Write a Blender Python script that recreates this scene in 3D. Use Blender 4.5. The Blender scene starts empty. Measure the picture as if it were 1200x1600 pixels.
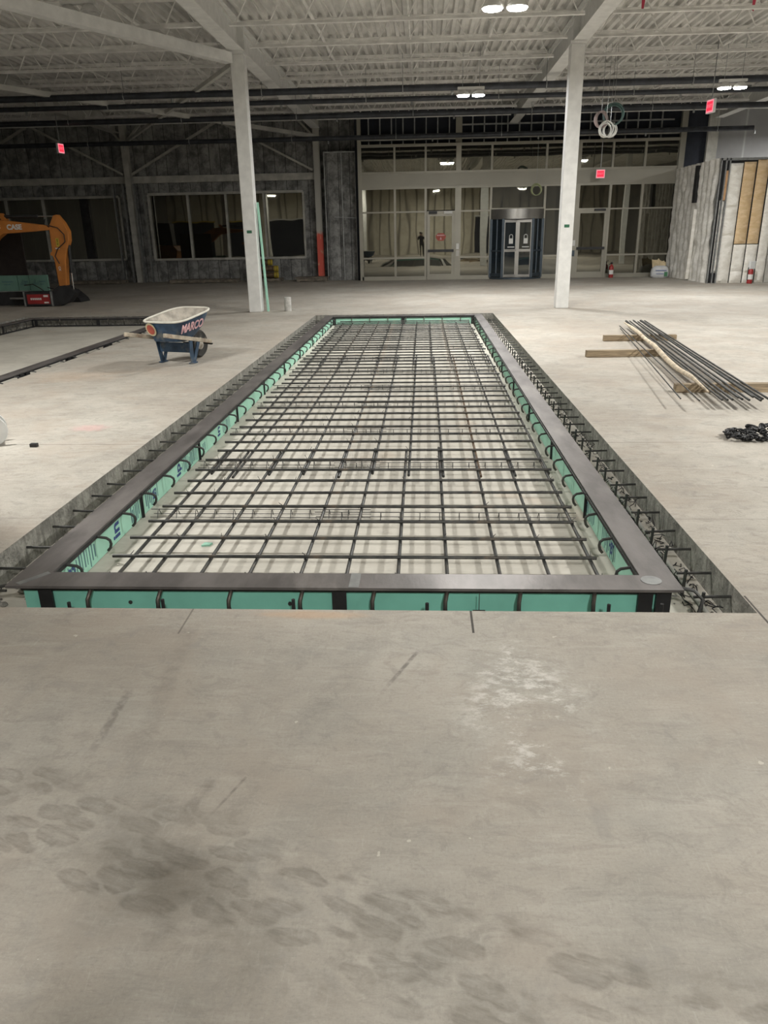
import bpy, math, random
from mathutils import Vector, Matrix, noise
random.seed(7)
D = bpy.data; SC = bpy.context.scene; COL = SC.collection
PI = math.pi

# ------------------------------------------------------------------ materials
class NT:
    def __init__(s, name):
        s.m = D.materials.new(name); s.m.use_nodes = True
        s.t = s.m.node_tree; s.t.nodes.clear()
        s.out = s.n('ShaderNodeOutputMaterial')
    def n(s, ty, **kw):
        nd = s.t.nodes.new(ty)
        for k, v in kw.items(): setattr(nd, k, v)
        return nd
    def put(s, sock, v):
        if hasattr(v, 'is_output'): s.t.links.new(v, sock)
        elif isinstance(v, (tuple, list)) and len(v) == 3 and sock.type == 'RGBA': sock.default_value = (*v, 1)
        else: sock.default_value = v
    def math(s, op, a, b=0.0, c=0.0, clamp=False):
        nd = s.n('ShaderNodeMath', operation=op, use_clamp=clamp)
        s.put(nd.inputs[0], a); s.put(nd.inputs[1], b); s.put(nd.inputs[2], c)
        return nd.outputs[0]
    def mix(s, f, a, b, mode='MIX'):
        nd = s.n('ShaderNodeMix', data_type='RGBA', blend_type=mode)
        s.put(nd.inputs[0], f); s.put(nd.inputs[6], a); s.put(nd.inputs[7], b)
        return nd.outputs[2]
    def noise(s, vec, scale, detail=4, rough=.55, dist=0):
        nd = s.n('ShaderNodeTexNoise'); s.put(nd.inputs['Vector'], vec)
        nd.inputs['Scale'].default_value = scale; nd.inputs['Detail'].default_value = detail
        nd.inputs['Roughness'].default_value = rough; nd.inputs['Distortion'].default_value = dist
        return nd.outputs[0]
    def ramp(s, v, lo, hi):
        nd = s.n('ShaderNodeMapRange', interpolation_type='SMOOTHSTEP')
        s.put(nd.inputs[0], v); nd.inputs[1].default_value = lo; nd.inputs[2].default_value = hi
        return nd.outputs[0]
    def co(s, kind='Object'): return s.n('ShaderNodeTexCoord').outputs[kind]
    def scale(s, vec, xyz, loc=(0,0,0), rot=(0,0,0)):
        nd = s.n('ShaderNodeMapping'); s.put(nd.inputs[0], vec)
        nd.inputs['Scale'].default_value = xyz; nd.inputs['Location'].default_value = loc; nd.inputs['Rotation'].default_value = rot
        return nd.outputs[0]
    def sep(s, vec):
        nd = s.n('ShaderNodeSeparateXYZ'); s.put(nd.inputs[0], vec); return nd.outputs
    def bsdf(s, col, rough=.6, metal=0, bump=None, bstr=.3, bdist=.01, spec=.5, **kw):
        b = s.n('ShaderNodeBsdfPrincipled')
        s.put(b.inputs['Base Color'], col); s.put(b.inputs['Roughness'], rough); s.put(b.inputs['Metallic'], metal)
        b.inputs['Specular IOR Level'].default_value = spec
        for k, v in kw.items(): s.put(b.inputs[k], v)
        if bump is not None:
            bp = s.n('ShaderNodeBump'); bp.inputs['Strength'].default_value = bstr; bp.inputs['Distance'].default_value = bdist
            s.put(bp.inputs['Height'], bump); s.t.links.new(bp.outputs[0], b.inputs['Normal'])
        s.t.links.new(b.outputs[0], s.out.inputs[0]); return s.m

def M(name, col, rough=.6, metal=0, var=.18, sc=6, bstr=.15, bsc=40, bdist=.004, spec=.5, dirt=None, dsc=3, stretch=(1,1,1)):
    t = NT(name); v = t.scale(t.co(), stretch)
    f = t.noise(v, sc, 5)
    c2 = tuple(max(0, x*(1-var*1.6)) for x in col); c1 = tuple(min(1, x*(1+var*.6)) for x in col)
    c = t.mix(t.ramp(f, .3, .7), c2, c1)
    if dirt: c = t.mix(t.ramp(t.noise(v, dsc, 6, .65), .52, .68), c, dirt)
    return t.bsdf(c, rough, metal, t.noise(v, bsc, 3) if bstr else None, bstr, bdist, spec)

def emit(name, col, st):
    t = NT(name); e = t.n('ShaderNodeEmission'); t.put(e.inputs[0], col); e.inputs[1].default_value = st
    t.t.links.new(e.outputs[0], t.out.inputs[0]); return t.m

def floor_mat():
    t = NT('concrete_slab'); P = t.co(); s = t.sep(P); x, y = s[0], s[1]
    big = t.noise(P, .55, 5, .6, .3); mid = t.noise(P, 2.3, 6, .62, .5); fine = t.noise(P, 30, 5, .7)
    trow = t.noise(t.scale(P, (1.1, 7, 1), rot=(0, 0, .12)), 2.6, 5, .65, .8)
    c = t.mix(t.ramp(big, .35, .66), (.37, .33, .28), (.47, .445, .395))
    c = t.mix(t.math('MULTIPLY', t.ramp(mid, .4, .72), .55), c, (.31, .29, .255))
    c = t.mix(t.math('MULTIPLY', t.ramp(trow, .47, .72), .34), c, (.56, .53, .475))
    c = t.mix(t.math('MULTIPLY', t.ramp(t.noise(t.scale(P, (1.0, 4, 1), loc=(3, 1, 0), rot=(0, 0, -.2)), 3, 6, .7, 1), .53, .68), .36), c, (.24, .215, .19))
    c = t.mix(t.math('MULTIPLY', t.ramp(fine, .55, .8), .3), c, (.22, .2, .18))
    c = t.mix(t.math('MULTIPLY', t.ramp(t.noise(t.scale(P, (1, 1.5, 1), rot=(0, 0, .5)), 7, 8, .75, 1.2), .5, .64), .48), c, (.25, .23, .2))
    c = t.mix(t.math('MULTIPLY', t.ramp(t.noise(P, 1.3, 3, .5, .6), .5, .7), .3), c, (.43, .375, .315))
    vf = t.noise(P, 95, 4, .8); scr = t.noise(t.scale(P, (3, 22, 1), rot=(0, 0, .35)), 6, 6, .75, .4); scr2 = t.noise(t.scale(P, (22, 3, 1), rot=(0, 0, -.3)), 5, 6, .75, .4)
    c = t.mix(t.math('MULTIPLY', t.ramp(vf, .5, .72), .42), c, (.2, .185, .165))
    c = t.mix(t.math('MULTIPLY', t.ramp(vf, .46, .3), .3), c, (.6, .57, .51))
    c = t.mix(t.math('MULTIPLY', t.ramp(scr, .52, .68), .36), c, (.24, .22, .195))
    c = t.mix(t.math('MULTIPLY', t.ramp(scr2, .54, .7), .26), c, (.6, .57, .52))
    c = t.mix(t.math('MULTIPLY', t.ramp(t.noise(t.scale(P, (1, 1, 1), loc=(7, 2, 0)), 1.6, 5, .65, .4), .5, .64), .32), c, (.36, .30, .245))
    c = t.mix(t.math('MULTIPLY', t.ramp(t.noise(t.scale(P, (1, 1, 1), loc=(1, 9, 0)), 4.5, 6, .7, .8), .54, .68), .34), c, (.26, .25, .235))
    # greyer, darker tone on the floor in front of the cut
    def blob(cx, cy, rx, ry, lo=1.0, hi=.3, nz=.5, nsc=3):
        dx = t.math('DIVIDE', t.math('SUBTRACT', x, cx), rx); dy = t.math('DIVIDE', t.math('SUBTRACT', y, cy), ry)
        d = t.math('SQRT', t.math('ADD', t.math('MULTIPLY', dx, dx), t.math('MULTIPLY', dy, dy)))
        d = t.math('ADD', d, t.math('MULTIPLY', t.math('SUBTRACT', t.noise(P, nsc, 6, .7), .5), nz*2))
        return t.ramp(d, lo, hi)
    near_tone = t.ramp(t.math('ADD', y, t.math('MULTIPLY', mid, .8)), 3.9, 2.9)
    c = t.mix(t.math('MULTIPLY', near_tone, .3), c, t.mix(t.ramp(mid, .35, .7), (.30, .278, .245), (.25, .245, .225)))
    # rust-coloured and pink marks
    c = t.mix(t.math('MULTIPLY', blob(-4.4, 9.2, .8, .5, 1, .3, .8), .2), c, (.55, .36, .22))
    c = t.mix(t.math('MULTIPLY', blob(-3.02, 6.5, .22, .16, 1, .4, .8, 14), .28), c, (.72, .33, .34))
    c = t.mix(t.math('MULTIPLY', blob(-.5, 2.98, .35, .05), .5), c, (.5, .33, .2))
    # white scuffed patch
    w = t.math('MULTIPLY', blob(.36, 2.32, .27, .62, 1.1, .2, .9, 4), t.ramp(t.math('ADD', t.math('MULTIPLY', t.noise(t.scale(P, (1, 1.6, 1)), 11, 10, .82), .75), t.math('MULTIPLY', t.noise(P, 3.5, 3), .35)), .535, .64))
    c = t.mix(t.math('MULTIPLY', w, .75), c, (.66, .64, .6))
    # tyre tread smears running along a diagonal band
    along = t.math('ADD', t.math('MULTIPLY', x, .945), t.math('MULTIPLY', y, -.327))
    across = t.math('ADD', t.math('MULTIPLY', x, .327), t.math('MULTIPLY', y, .945))
    cmb = t.n('ShaderNodeCombineXYZ'); t.put(cmb.inputs[0], along); t.put(cmb.inputs[1], across)
    ds = t.n('ShaderNodeTexNoise'); t.put(ds.inputs['Vector'], P); ds.inputs['Scale'].default_value = 7; ds.inputs['Detail'].default_value = 3
    vm = t.n('ShaderNodeVectorMath', operation='MULTIPLY_ADD'); t.put(vm.inputs[0], ds.outputs[1]); vm.inputs[1].default_value = (.11, .11, 0); t.put(vm.inputs[2], cmb.outputs[0])
    tv = t.scale(vm.outputs[0], (6.4, 16.0, 0), rot=(0, 0, .55))
    vo = t.n('ShaderNodeTexVoronoi', feature='F1'); t.put(vo.inputs['Vector'], tv); vo.inputs['Scale'].default_value = 1; vo.inputs['Randomness'].default_value = .6
    off = t.math('ABSOLUTE', t.math('SUBTRACT', across, 1.225))
    edge = t.math('ADD', off, t.math('MULTIPLY', t.math('SUBTRACT', t.noise(P, 3, 4), .5), .3))
    band = t.math('MULTIPLY', t.ramp(edge, .23, .12), t.ramp(t.math('ADD', t.noise(P, 2.6, 4), t.math('MULTIPLY', t.ramp(x, .1, -.9), .10)), .36, .5))
    tread = t.math('MULTIPLY', t.math('MULTIPLY', t.ramp(vo.outputs['Distance'], .55, .43), t.ramp(vo.outputs['Distance'], -.25, .5)), band)
    grain = t.ramp(t.noise(t.scale(cmb.outputs[0], (5, 26, 1), rot=(0, 0, .5)), 2, 5, .7), .3, .7)
    c = t.mix(t.math('MULTIPLY', tread, t.math('ADD', t.math('MULTIPLY', grain, .46), .1)), c, (.13, .118, .1))
    c = t.mix(t.math('MULTIPLY', t.math('MULTIPLY', t.ramp(edge, .3, .1), t.ramp(t.noise(P, 5, 6, .72), .42, .62)), .3), c, (.17, .155, .13))
    # short black skid strokes
    def stroke(x0, y0, x1, y1, w, k=.7):
        L = math.hypot(x1-x0, y1-y0); ux, uy = (x1-x0)/L, (y1-y0)/L
        a = t.math('ADD', t.math('MULTIPLY', t.math('SUBTRACT', x, x0), ux), t.math('MULTIPLY', t.math('SUBTRACT', y, y0), uy))
        b = t.math('ABSOLUTE', t.math('ADD', t.math('MULTIPLY', t.math('SUBTRACT', x, x0), -uy), t.math('MULTIPLY', t.math('SUBTRACT', y, y0), ux)))
        m = t.math('MULTIPLY', t.ramp(b, w, w*.3), t.math('MULTIPLY', t.math('MULTIPLY', t.ramp(a, 0, L*.6), t.ramp(a, L*1.02, L*.92)), t.ramp(t.noise(P, 24, 4, .7), .3, .6)))
        return t.math('MULTIPLY', m, k)
    for a in ((-1.10, 1.88, -1.108, 2.38, .022, .42), (-.17, 2.34, -.022, 2.67, .012, .6), (-.64, 1.70, -.55, 1.92, .007, .45), (-.72, 1.66, -.66, 1.9, .03, .3), (-.9, 1.5, -1.02, 2.9, .05, .14), (-.75, 1.3, -.1, 3.0, .07, .1)):
        c = t.mix(stroke(*a), c, (.07, .065, .06))
    # saw-cut joints
    def joint(co, at, lim=None, w=.006, k=.8):
        m = t.math('LESS_THAN', t.math('ABSOLUTE', t.math('SUBTRACT', co, at)), w)
        for l in (lim or []):
            m = t.math('MULTIPLY', m, t.math(l[1], l[0], l[2]))
        return t.math('MULTIPLY', m, k)
    jl = [joint(x, .216, [(y, 'LESS_THAN', 3.2), (y, 'GREATER_THAN', 2.83)], .005, .95), joint(x, 1.49, [(y, 'LESS_THAN', 3.2)], .005, .9),
          joint(y, 5.93, None, .006, .5), joint(y, 4.2, None, .005, .3), joint(x, -1.055, [(y, 'LESS_THAN', 3.2), (y, 'GREATER_THAN', 2.8)], .004, .5),
          joint(y, 17.9, None, .012, .35), joint(y, 24.5, None, .015, .3)]
    for j in jl: c = t.mix(j, c, (.055, .05, .045))
    # pale drops
    c = t.mix(t.math('MULTIPLY', t.math('GREATER_THAN', t.noise(P, 19, 2, .5), .755), .6), c, (.6, .57, .5))
    h = t.math('ADD', t.math('MULTIPLY', fine, .5), t.math('MULTIPLY', trow, .8))
    return t.bsdf(c, t.math('ADD', .62, t.math('MULTIPLY', mid, .25)), 0, h, .22, .006, spec=.3)

def cut_mat():
    t = NT('cut_concrete'); P = t.co()
    f = t.noise(P, 9, 6, .7); st = t.noise(t.scale(P, (14, 14, 1.2)), 2, 4)
    c = t.mix(t.ramp(f, .35, .65), (.2, .195, .175), (.36, .35, .315))
    c = t.mix(t.math('MULTIPLY', t.ramp(st, .5, .65), .5), c, (.12, .115, .105))
    return t.bsdf(c, .9, 0, t.math('ADD', f, t.noise(P, 45, 4)), .8, .02, spec=.2)

def base_mat():
    t = NT('pit_concrete'); P = t.co()
    f = t.noise(P, 1.6, 6, .6); w = t.noise(t.scale(P, (2, 9, 1)), 2.5, 5, .65, .5)
    c = t.mix(t.ramp(f, .3, .7), (.49, .465, .41), (.60, .575, .51))
    c = t.mix(t.math('MULTIPLY', t.ramp(w, .48, .7), .35), c, (.66, .635, .565))
    c = t.mix(t.math('MULTIPLY', t.ramp(t.noise(P, 7, 6, .7), .56, .72), .4), c, (.33, .3, .255))
    c = t.mix(t.math('MULTIPLY', t.ramp(t.noise(P, 1.1, 3), .62, .7), .22), c, (.5, .34, .22))
    return t.bsdf(c, .85, 0, w, .3, .008, spec=.25)

def glass_mat(name, tint, refl=.34, wav=.5):
    t = NT(name); P = t.co()
    gl = t.n('ShaderNodeBsdfGlossy'); gl.inputs['Roughness'].default_value = .015; t.put(gl.inputs[0], (.9, .88, .74))
    bp = t.n('ShaderNodeBump'); bp.inputs['Strength'].default_value = wav; bp.inputs['Distance'].default_value = .02
    t.put(bp.inputs['Height'], t.noise(t.scale(P, (1.3, 1.3, .45)), .9, 1)); t.t.links.new(bp.outputs[0], gl.inputs['Normal'])
    df = t.n('ShaderNodeBsdfDiffuse'); t.put(df.inputs[0], tint)
    mx = t.n('ShaderNodeMixShader'); mx.inputs[0].default_value = refl
    t.t.links.new(df.outputs[0], mx.inputs[1]); t.t.links.new(gl.outputs[0], mx.inputs[2])
    t.t.links.new(mx.outputs[0], t.out.inputs[0]); return t.m

def batt_mat():
    t = NT('grey_batt'); P = t.co(); x = t.sep(P)[0]
    f = t.noise(P, 3.2, 6, .68, .4); g = t.noise(P, 14, 5, .7)
    c = t.mix(t.ramp(t.math('ADD', t.math('MULTIPLY', f, .7), t.math('MULTIPLY', t.noise(t.scale(P, (2.4, 1, .7)), 1.1, 3), .3)), .38, .62), (.14, .14, .137), (.36, .36, .345))
    c = t.mix(t.math('MULTIPLY', t.ramp(g, .5, .7), .5), c, (.09, .09, .09))
    fr = t.math('ABSOLUTE', t.math('SUBTRACT', t.math('FRACT', t.math('DIVIDE', t.math('ADD', x, 40), .41)), .5))
    c = t.mix(t.math('MULTIPLY', t.ramp(fr, .465, .49), .92), c, (.03, .03, .03))
    return t.bsdf(c, .95, 0, g, .6, .02, spec=.1)

def foam_mat(name, a, b, seam):
    t = NT(name); P = t.co()
    f = t.noise(t.scale(P, (1, 1, 2.2)), 3, 6, .65, .5); g = t.noise(t.scale(P, (1, 1, 2.5)), 9, 5, .6)
    c = t.mix(t.ramp(f, .35, .68), a, b)
    c = t.mix(t.math('MULTIPLY', t.ramp(g, .55, .75), .35), c, seam)
    return t.bsdf(c, .9, 0, g, .45, .03, spec=.15)

def siding_mat(name, a, step, axis):
    t = NT(name); P = t.co(); x = t.sep(P)[axis]
    fr = t.math('ABSOLUTE', t.math('SUBTRACT', t.math('FRACT', t.math('DIVIDE', t.math('ADD', x, 80), step)), .5))
    c = t.mix(t.ramp(t.noise(P, .8, 5), .3, .7), tuple(v*.8 for v in a), a)
    c = t.mix(t.math('MULTIPLY', t.ramp(fr, .46, .49), .7), c, tuple(min(1, v*1.5) for v in a))
    return t.bsdf(c, .7, 0, fr, .3, .02, spec=.3)

def ribs_mat():
    t = NT('ribbed_liner'); P = t.co(); x = t.sep(P)[0]
    fr = t.math('ABSOLUTE', t.math('SUBTRACT', t.math('FRACT', t.math('DIVIDE', t.math('ADD', x, 80), .75)), .5))
    c = t.mix(t.ramp(fr, .30, .5), (.66, .62, .52), (.22, .2, .17))
    c = t.mix(t.math('MULTIPLY', t.ramp(t.noise(P, 2, 5), .4, .7), .4), c, (.4, .37, .3))
    return t.bsdf(c, .8, 0, fr, .5, .1, spec=.2)

def redpost_mat():
    t = NT('painted_wall_column'); P = t.co(); z = t.sep(P)[2]
    zz = t.math('ADD', z, t.math('MULTIPLY', t.noise(P, 9, 3), .3))
    c = t.mix(t.ramp(zz, 1.95, 1.75), (.50, .49, .445), (.78, .13, .09))
    c = t.mix(t.math('MULTIPLY', t.ramp(t.noise(t.scale(P, (1, 1, .4)), 8, 4), .56, .66), t.ramp(zz, 1.95, 1.8)), c, (.75, .3, .2))
    return t.bsdf(c, .6)

m = {}
m['floor'] = floor_mat(); m['cut'] = cut_mat(); m['pit'] = base_mat()
m['white'] = M('white_paint', (.72, .72, .70), .55, var=.06, bstr=.05)
m['white_d'] = M('greyer_white_steel', (.55, .545, .51), .6, var=.12, sc=2)  # greyer white for the left girder and the thinner braces
m['deck'] = M('roof_deck_paint', (.70, .69, .66), .6, var=.12, sc=1.4, bstr=.05, dirt=(.52, .51, .48), dsc=.6)
m['joist'] = M('joist_paint', (.82, .81, .78), .55, var=.12, sc=3)
m['pipe'] = M('dark_pipe', (.045, .05, .06), .45, .3, var=.2)
m['steelplate'] = M('mill_steel', (.205, .19, .185), .42, .55, var=.22, sc=5, dirt=(.27, .25, .24), dsc=2.2, bsc=60, stretch=(1, .35, 1))
m['steeldark'] = M('dark_steel', (.035, .035, .037), .5, .5, var=.2)
m['rebar'] = M('rebar_steel', (.07, .071, .068), .5, .6, var=.3, sc=8, dirt=(.115, .092, .07), dsc=4)
m['rust'] = M('rusty_rebar', (.15, .1, .06), .6, .5, var=.3, sc=8, dirt=(.2, .14, .09))
m['wire'] = M('wire', (.1, .1, .095), .45, .6)
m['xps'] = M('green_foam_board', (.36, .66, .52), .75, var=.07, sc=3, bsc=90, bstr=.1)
m['xps_shade'] = M('green_foam_board_shaded', (.2, .52, .42), .75, var=.07, sc=3, bsc=90, bstr=.1)  # same foam, with the near side's shade put into its colour
m['xps_dim'] = M('dim_green_foam_board', (.17, .33, .265), .8, var=.1, sc=3)  # darker green: the dim light by the excavator is put into the colour
m['ink'] = M('blue_ink', (.03, .06, .2), .8, var=.1, bstr=0)
m['inkgrey'] = M('grey_ink', (.10, .2, .22), .8, var=.1, bstr=0)
m['batt'] = batt_mat()
m['wallsteel'] = M('primed_steel', (.50, .49, .445), .6, var=.15, sc=3, dirt=(.36, .35, .315), dsc=2)
m['redpost'] = redpost_mat()
m['galv'] = M('galvanised', (.36, .37, .37), .4, .7, var=.15, sc=8)
m['alu'] = M('bronze_aluminium', (.33, .315, .265), .45, .45, var=.06, sc=1.5, bstr=0)
m['alu_panel'] = M('spandrel_panel', (.34, .325, .275), .5, .25, var=.06, sc=.6, bstr=0)
m['glass'] = glass_mat('dark_glass', (.018, .017, .014), .22, .2)
m['glass2'] = glass_mat('grey_glass', (.07, .072, .07), .13, .15)
m['doorglass'] = glass_mat('blue_glass', (.018, .026, .035), .10, .2)
m['voiddark'] = M('dark_backing', (.018, .022, .034), .8, var=.15, bstr=0)
m['foam'] = foam_mat('spray_foam_grey', (.72, .70, .64), (.9, .88, .83), (.5, .48, .43))
m['foamw'] = foam_mat('spray_foam_cream', (.74, .71, .64), (.88, .86, .8), (.5, .47, .4))
m['foamo'] = foam_mat('spray_foam_buff', (.60, .43, .24), (.72, .55, .35), (.36, .26, .15))
m['gap'] = M('gap_black', (.02, .02, .02), .9, bstr=0)
m['siding'] = siding_mat('grey_siding', (.33, .33, .33), 1.2, 0)
m['sidey'] = siding_mat('grey_side_siding', (.24, .235, .225), 1.2, 1)
m['ribs'] = ribs_mat()
m['wood'] = M('weathered_timber', (.36, .28, .18), .8, var=.3, sc=5, dirt=(.16, .12, .08), dsc=3, stretch=(.3, 3, 3))
m['handle'] = M('grey_handle_wood', (.48, .42, .33), .8, var=.25, sc=6, dirt=(.25, .15, .1), dsc=4)
m['pallet'] = M('pallet_wood', (.22, .19, .15), .85, var=.3, sc=6)
m['sling'] = M('cream_fabric', (.62, .53, .40), .9, var=.2, sc=9, dirt=(.36, .27, .18))
m['tubblue'] = M('worn_blue_paint', (.045, .085, .145), .5, .2, var=.25, sc=7, dirt=(.13, .14, .14), dsc=5)
m['cement'] = M('dried_cement', (.50, .46, .40), .9, var=.25, sc=8, dirt=(.30, .27, .23), dsc=4, bstr=.4, bsc=25)
m['rim'] = M('cement_rim', (.70, .68, .60), .8, var=.1)
m['rubber'] = M('rubber', (.035, .033, .03), .8, var=.3, dirt=(.14, .13, .11), dsc=6)
m['pinkpaint'] = M('pink_graffiti', (.75, .45, .47), .7, var=.15, bstr=0)
m['redpaint'] = M('red_paint', (.45, .10, .07), .6, var=.15)
m['cream'] = M('cream_paint', (.62, .55, .36), .6)
m['orange'] = M('machine_orange', (.56, .20, .035), .45, var=.12, sc=3)
m['black'] = M('black_plastic', (.02, .02, .021), .5, var=.2)
m['blacksteel'] = M('black_steel', (.032, .032, .034), .55, .3, var=.25, sc=5)
m['chrome'] = M('chrome_rod', (.6, .6, .6), .2, 1, var=.05, bstr=0)
m['letter'] = M('white_lettering', (.75, .75, .72), .6, var=.03, bstr=0)
m['yellow'] = M('yellow_plastic', (.62, .46, .05), .5, var=.1)
m['brown'] = M('dark_brown_sheet', (.028, .02, .018), .7, var=.2)
m['redbody'] = M('red_enamel', (.34, .025, .025), .4, var=.12)
m['bluegrey'] = M('dark_blue_metal', (.07, .09, .11), .4, .5, var=.1)
m['brushed'] = M('brushed_metal', (.42, .41, .39), .28, .8, var=.05, bstr=0)
m['sackw'] = M('white_sack', (.68, .69, .70), .6, var=.08)
m['sackb'] = M('sack_blue', (.16, .2, .4), .6, var=.1, bstr=0)
m['sackg'] = M('sack_green', (.06, .2, .1), .6, var=.1, bstr=0)
m['kraft'] = M('kraft_paper', (.66, .54, .34), .8, var=.15)
m['grey'] = M('grey_concrete_cylinder', (.52, .51, .48), .9, var=.15, sc=14)
m['teal'] = M('teal_cable', (.07, .13, .12), .5)
m['mauve'] = M('mauve_cable', (.34, .27, .26), .5)
m['whitecable'] = M('white_cable', (.62, .62, .58), .5)
m['greencable'] = M('green_cable', (.36, .40, .22), .5)
m['ribbon'] = M('red_ribbon', (.65, .06, .12), .6, bstr=0)
m['whiteplastic'] = M('white_plastic', (.72, .73, .72), .45, var=.06)
m['tag'] = M('green_tag', (.02, .12, .06), .5, bstr=0)
m['skin'] = M('skin', (.45, .3, .22), .5, var=.08)
m['jacket'] = M('dark_jacket', (.02, .021, .026), .85, var=.2)
m['jeans'] = M('dark_trousers', (.022, .024, .032), .85, var=.2)
m['hair'] = M('dark_hair', (.02, .016, .013), .7)
m['lamp'] = emit('lamp_diffuser', (1, .97, .9), 60)
m['lampoff'] = M('unlit_diffuser', (.6, .6, .58), .4, bstr=0)
m['exitred'] = emit('exit_red', (1, .035, .07), 1.5)
m['exitpink'] = emit('exit_border', (1, .27, .33), 1.3)
m['exitletter'] = emit('exit_letters', (1, .10, .13), 2.2)

# ------------------------------------------------------------------ mesh helpers
class MB:
    def __init__(s): s.v = []; s.f = []; s.mi = []; s.cur = 0
    def add(s, vs, fs):
        o = len(s.v); s.v += [tuple(p) for p in vs]
        for f in fs: s.f.append([i+o for i in f]); s.mi.append(s.cur)
        return s
    def box(s, x0, x1, y0, y1, z0, z1):
        return s.add([(x0,y0,z0),(x1,y0,z0),(x1,y1,z0),(x0,y1,z0),(x0,y0,z1),(x1,y0,z1),(x1,y1,z1),(x0,y1,z1)],
                     [(0,3,2,1),(4,5,6,7),(0,1,5,4),(1,2,6,5),(2,3,7,6),(3,0,4,7)])
    def bar(s, p, q, w, h, up=(0,0,1)):
        p, q = Vector(p), Vector(q); d = (q-p).normalized(); u = Vector(up)
        r = d.cross(u)
        if r.length < 1e-4: r = d.cross(Vector((1,0,0)))
        r.normalize(); u = r.cross(d); r *= w/2; u *= h/2
        return s.add([p-r-u, p+r-u, p+r+u, p-r+u, q-r-u, q+r-u, q+r+u, q-r+u],
                     [(0,1,2,3),(7,6,5,4),(1,0,4,5),(2,1,5,6),(3,2,6,7),(0,3,7,4)])
    def tube(s, pts, r, seg=8, closed=False):
        P = [Vector(p) for p in pts]; n = len(P); vs = []; fs = []; prev = None
        for i in range(n):
            a = P[i-1] if (i or closed) else P[0]; b = P[(i+1) % n] if (i < n-1 or closed) else P[-1]
            d = (b-a).normalized()
            if prev is None:
                u = d.cross(Vector((0,0,1)))
                if u.length < .01: u = d.cross(Vector((1,0,0)))
                u.normalize()
            else:
                u = prev - d*prev.dot(d); u.normalize()
            prev = u; w = d.cross(u); rr = r[i] if isinstance(r, (list, tuple)) else r
            for k in range(seg):
                an = 2*PI*k/seg; vs.append(P[i] + u*(math.cos(an)*rr) + w*(math.sin(an)*rr))
        for i in range(n if closed else n-1):
            j = (i+1) % n
            for k in range(seg):
                l = (k+1) % seg; fs.append((i*seg+k, i*seg+l, j*seg+l, j*seg+k))
        if not closed:
            fs.append(tuple(range(seg))[::-1]); fs.append(tuple((n-1)*seg+k for k in range(seg)))
        return s.add(vs, fs)
    def lathe(s, prof, seg=20, c=(0,0,0), axis='z'):
        vs = []; fs = []
        def pt(r, z, a):
            x, y = r*math.cos(a), r*math.sin(a)
            q = (x, y, z) if axis == 'z' else ((z, x, y) if axis == 'x' else (x, z, y))
            return (q[0]+c[0], q[1]+c[1], q[2]+c[2])
        n = len(prof)
        for r, z in prof:
            for k in range(seg): vs.append(pt(max(r, 1e-4), z, 2*PI*k/seg))
        for i in range(n-1):
            for k in range(seg):
                l = (k+1) % seg; fs.append((i*seg+k, i*seg+l, (i+1)*seg+l, (i+1)*seg+k))
        fs.append(tuple(range(seg))[::-1]); fs.append(tuple((n-1)*seg+k for k in range(seg)))
        return s.add(vs, fs)
    def prism(s, poly, a0, a1, axis='y'):
        n = len(poly)
        def pt(p, a): return (p[0], a, p[1]) if axis == 'y' else ((a, p[0], p[1]) if axis == 'x' else (p[0], p[1], a))
        vs = [pt(p, a0) for p in poly] + [pt(p, a1) for p in poly]
        fs = [tuple(range(n)), tuple(range(2*n-1, n-1, -1))] + [(i, i+n, (i+1) % n + n, (i+1) % n) for i in range(n)]
        return s.add(vs, fs)
    def build(s, name, mats, parent=None, loc=None, smooth=False, bevel=0):
        me = D.meshes.new(name); me.from_pydata(s.v, [], s.f)
        for mt in (mats if isinstance(mats, (list, tuple)) else [mats]): me.materials.append(mt)
        me.polygons.foreach_set('material_index', s.mi)
        if smooth:
            me.polygons.foreach_set('use_smooth', [True]*len(s.f)); me.set_sharp_from_angle(angle=math.radians(40))
        me.validate(); me.update()
        import bmesh
        bm = bmesh.new(); bm.from_mesh(me); bmesh.ops.recalc_face_normals(bm, faces=bm.faces); bm.to_mesh(me); bm.free()
        o = D.objects.new(name, me); COL.objects.link(o)
        if parent: o.parent = parent
        if loc: o.location = loc
        if bevel:
            b = o.modifiers.new('bevel', 'BEVEL'); b.width = bevel; b.segments = 2; b.limit_method = 'ANGLE'
        return o

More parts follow.
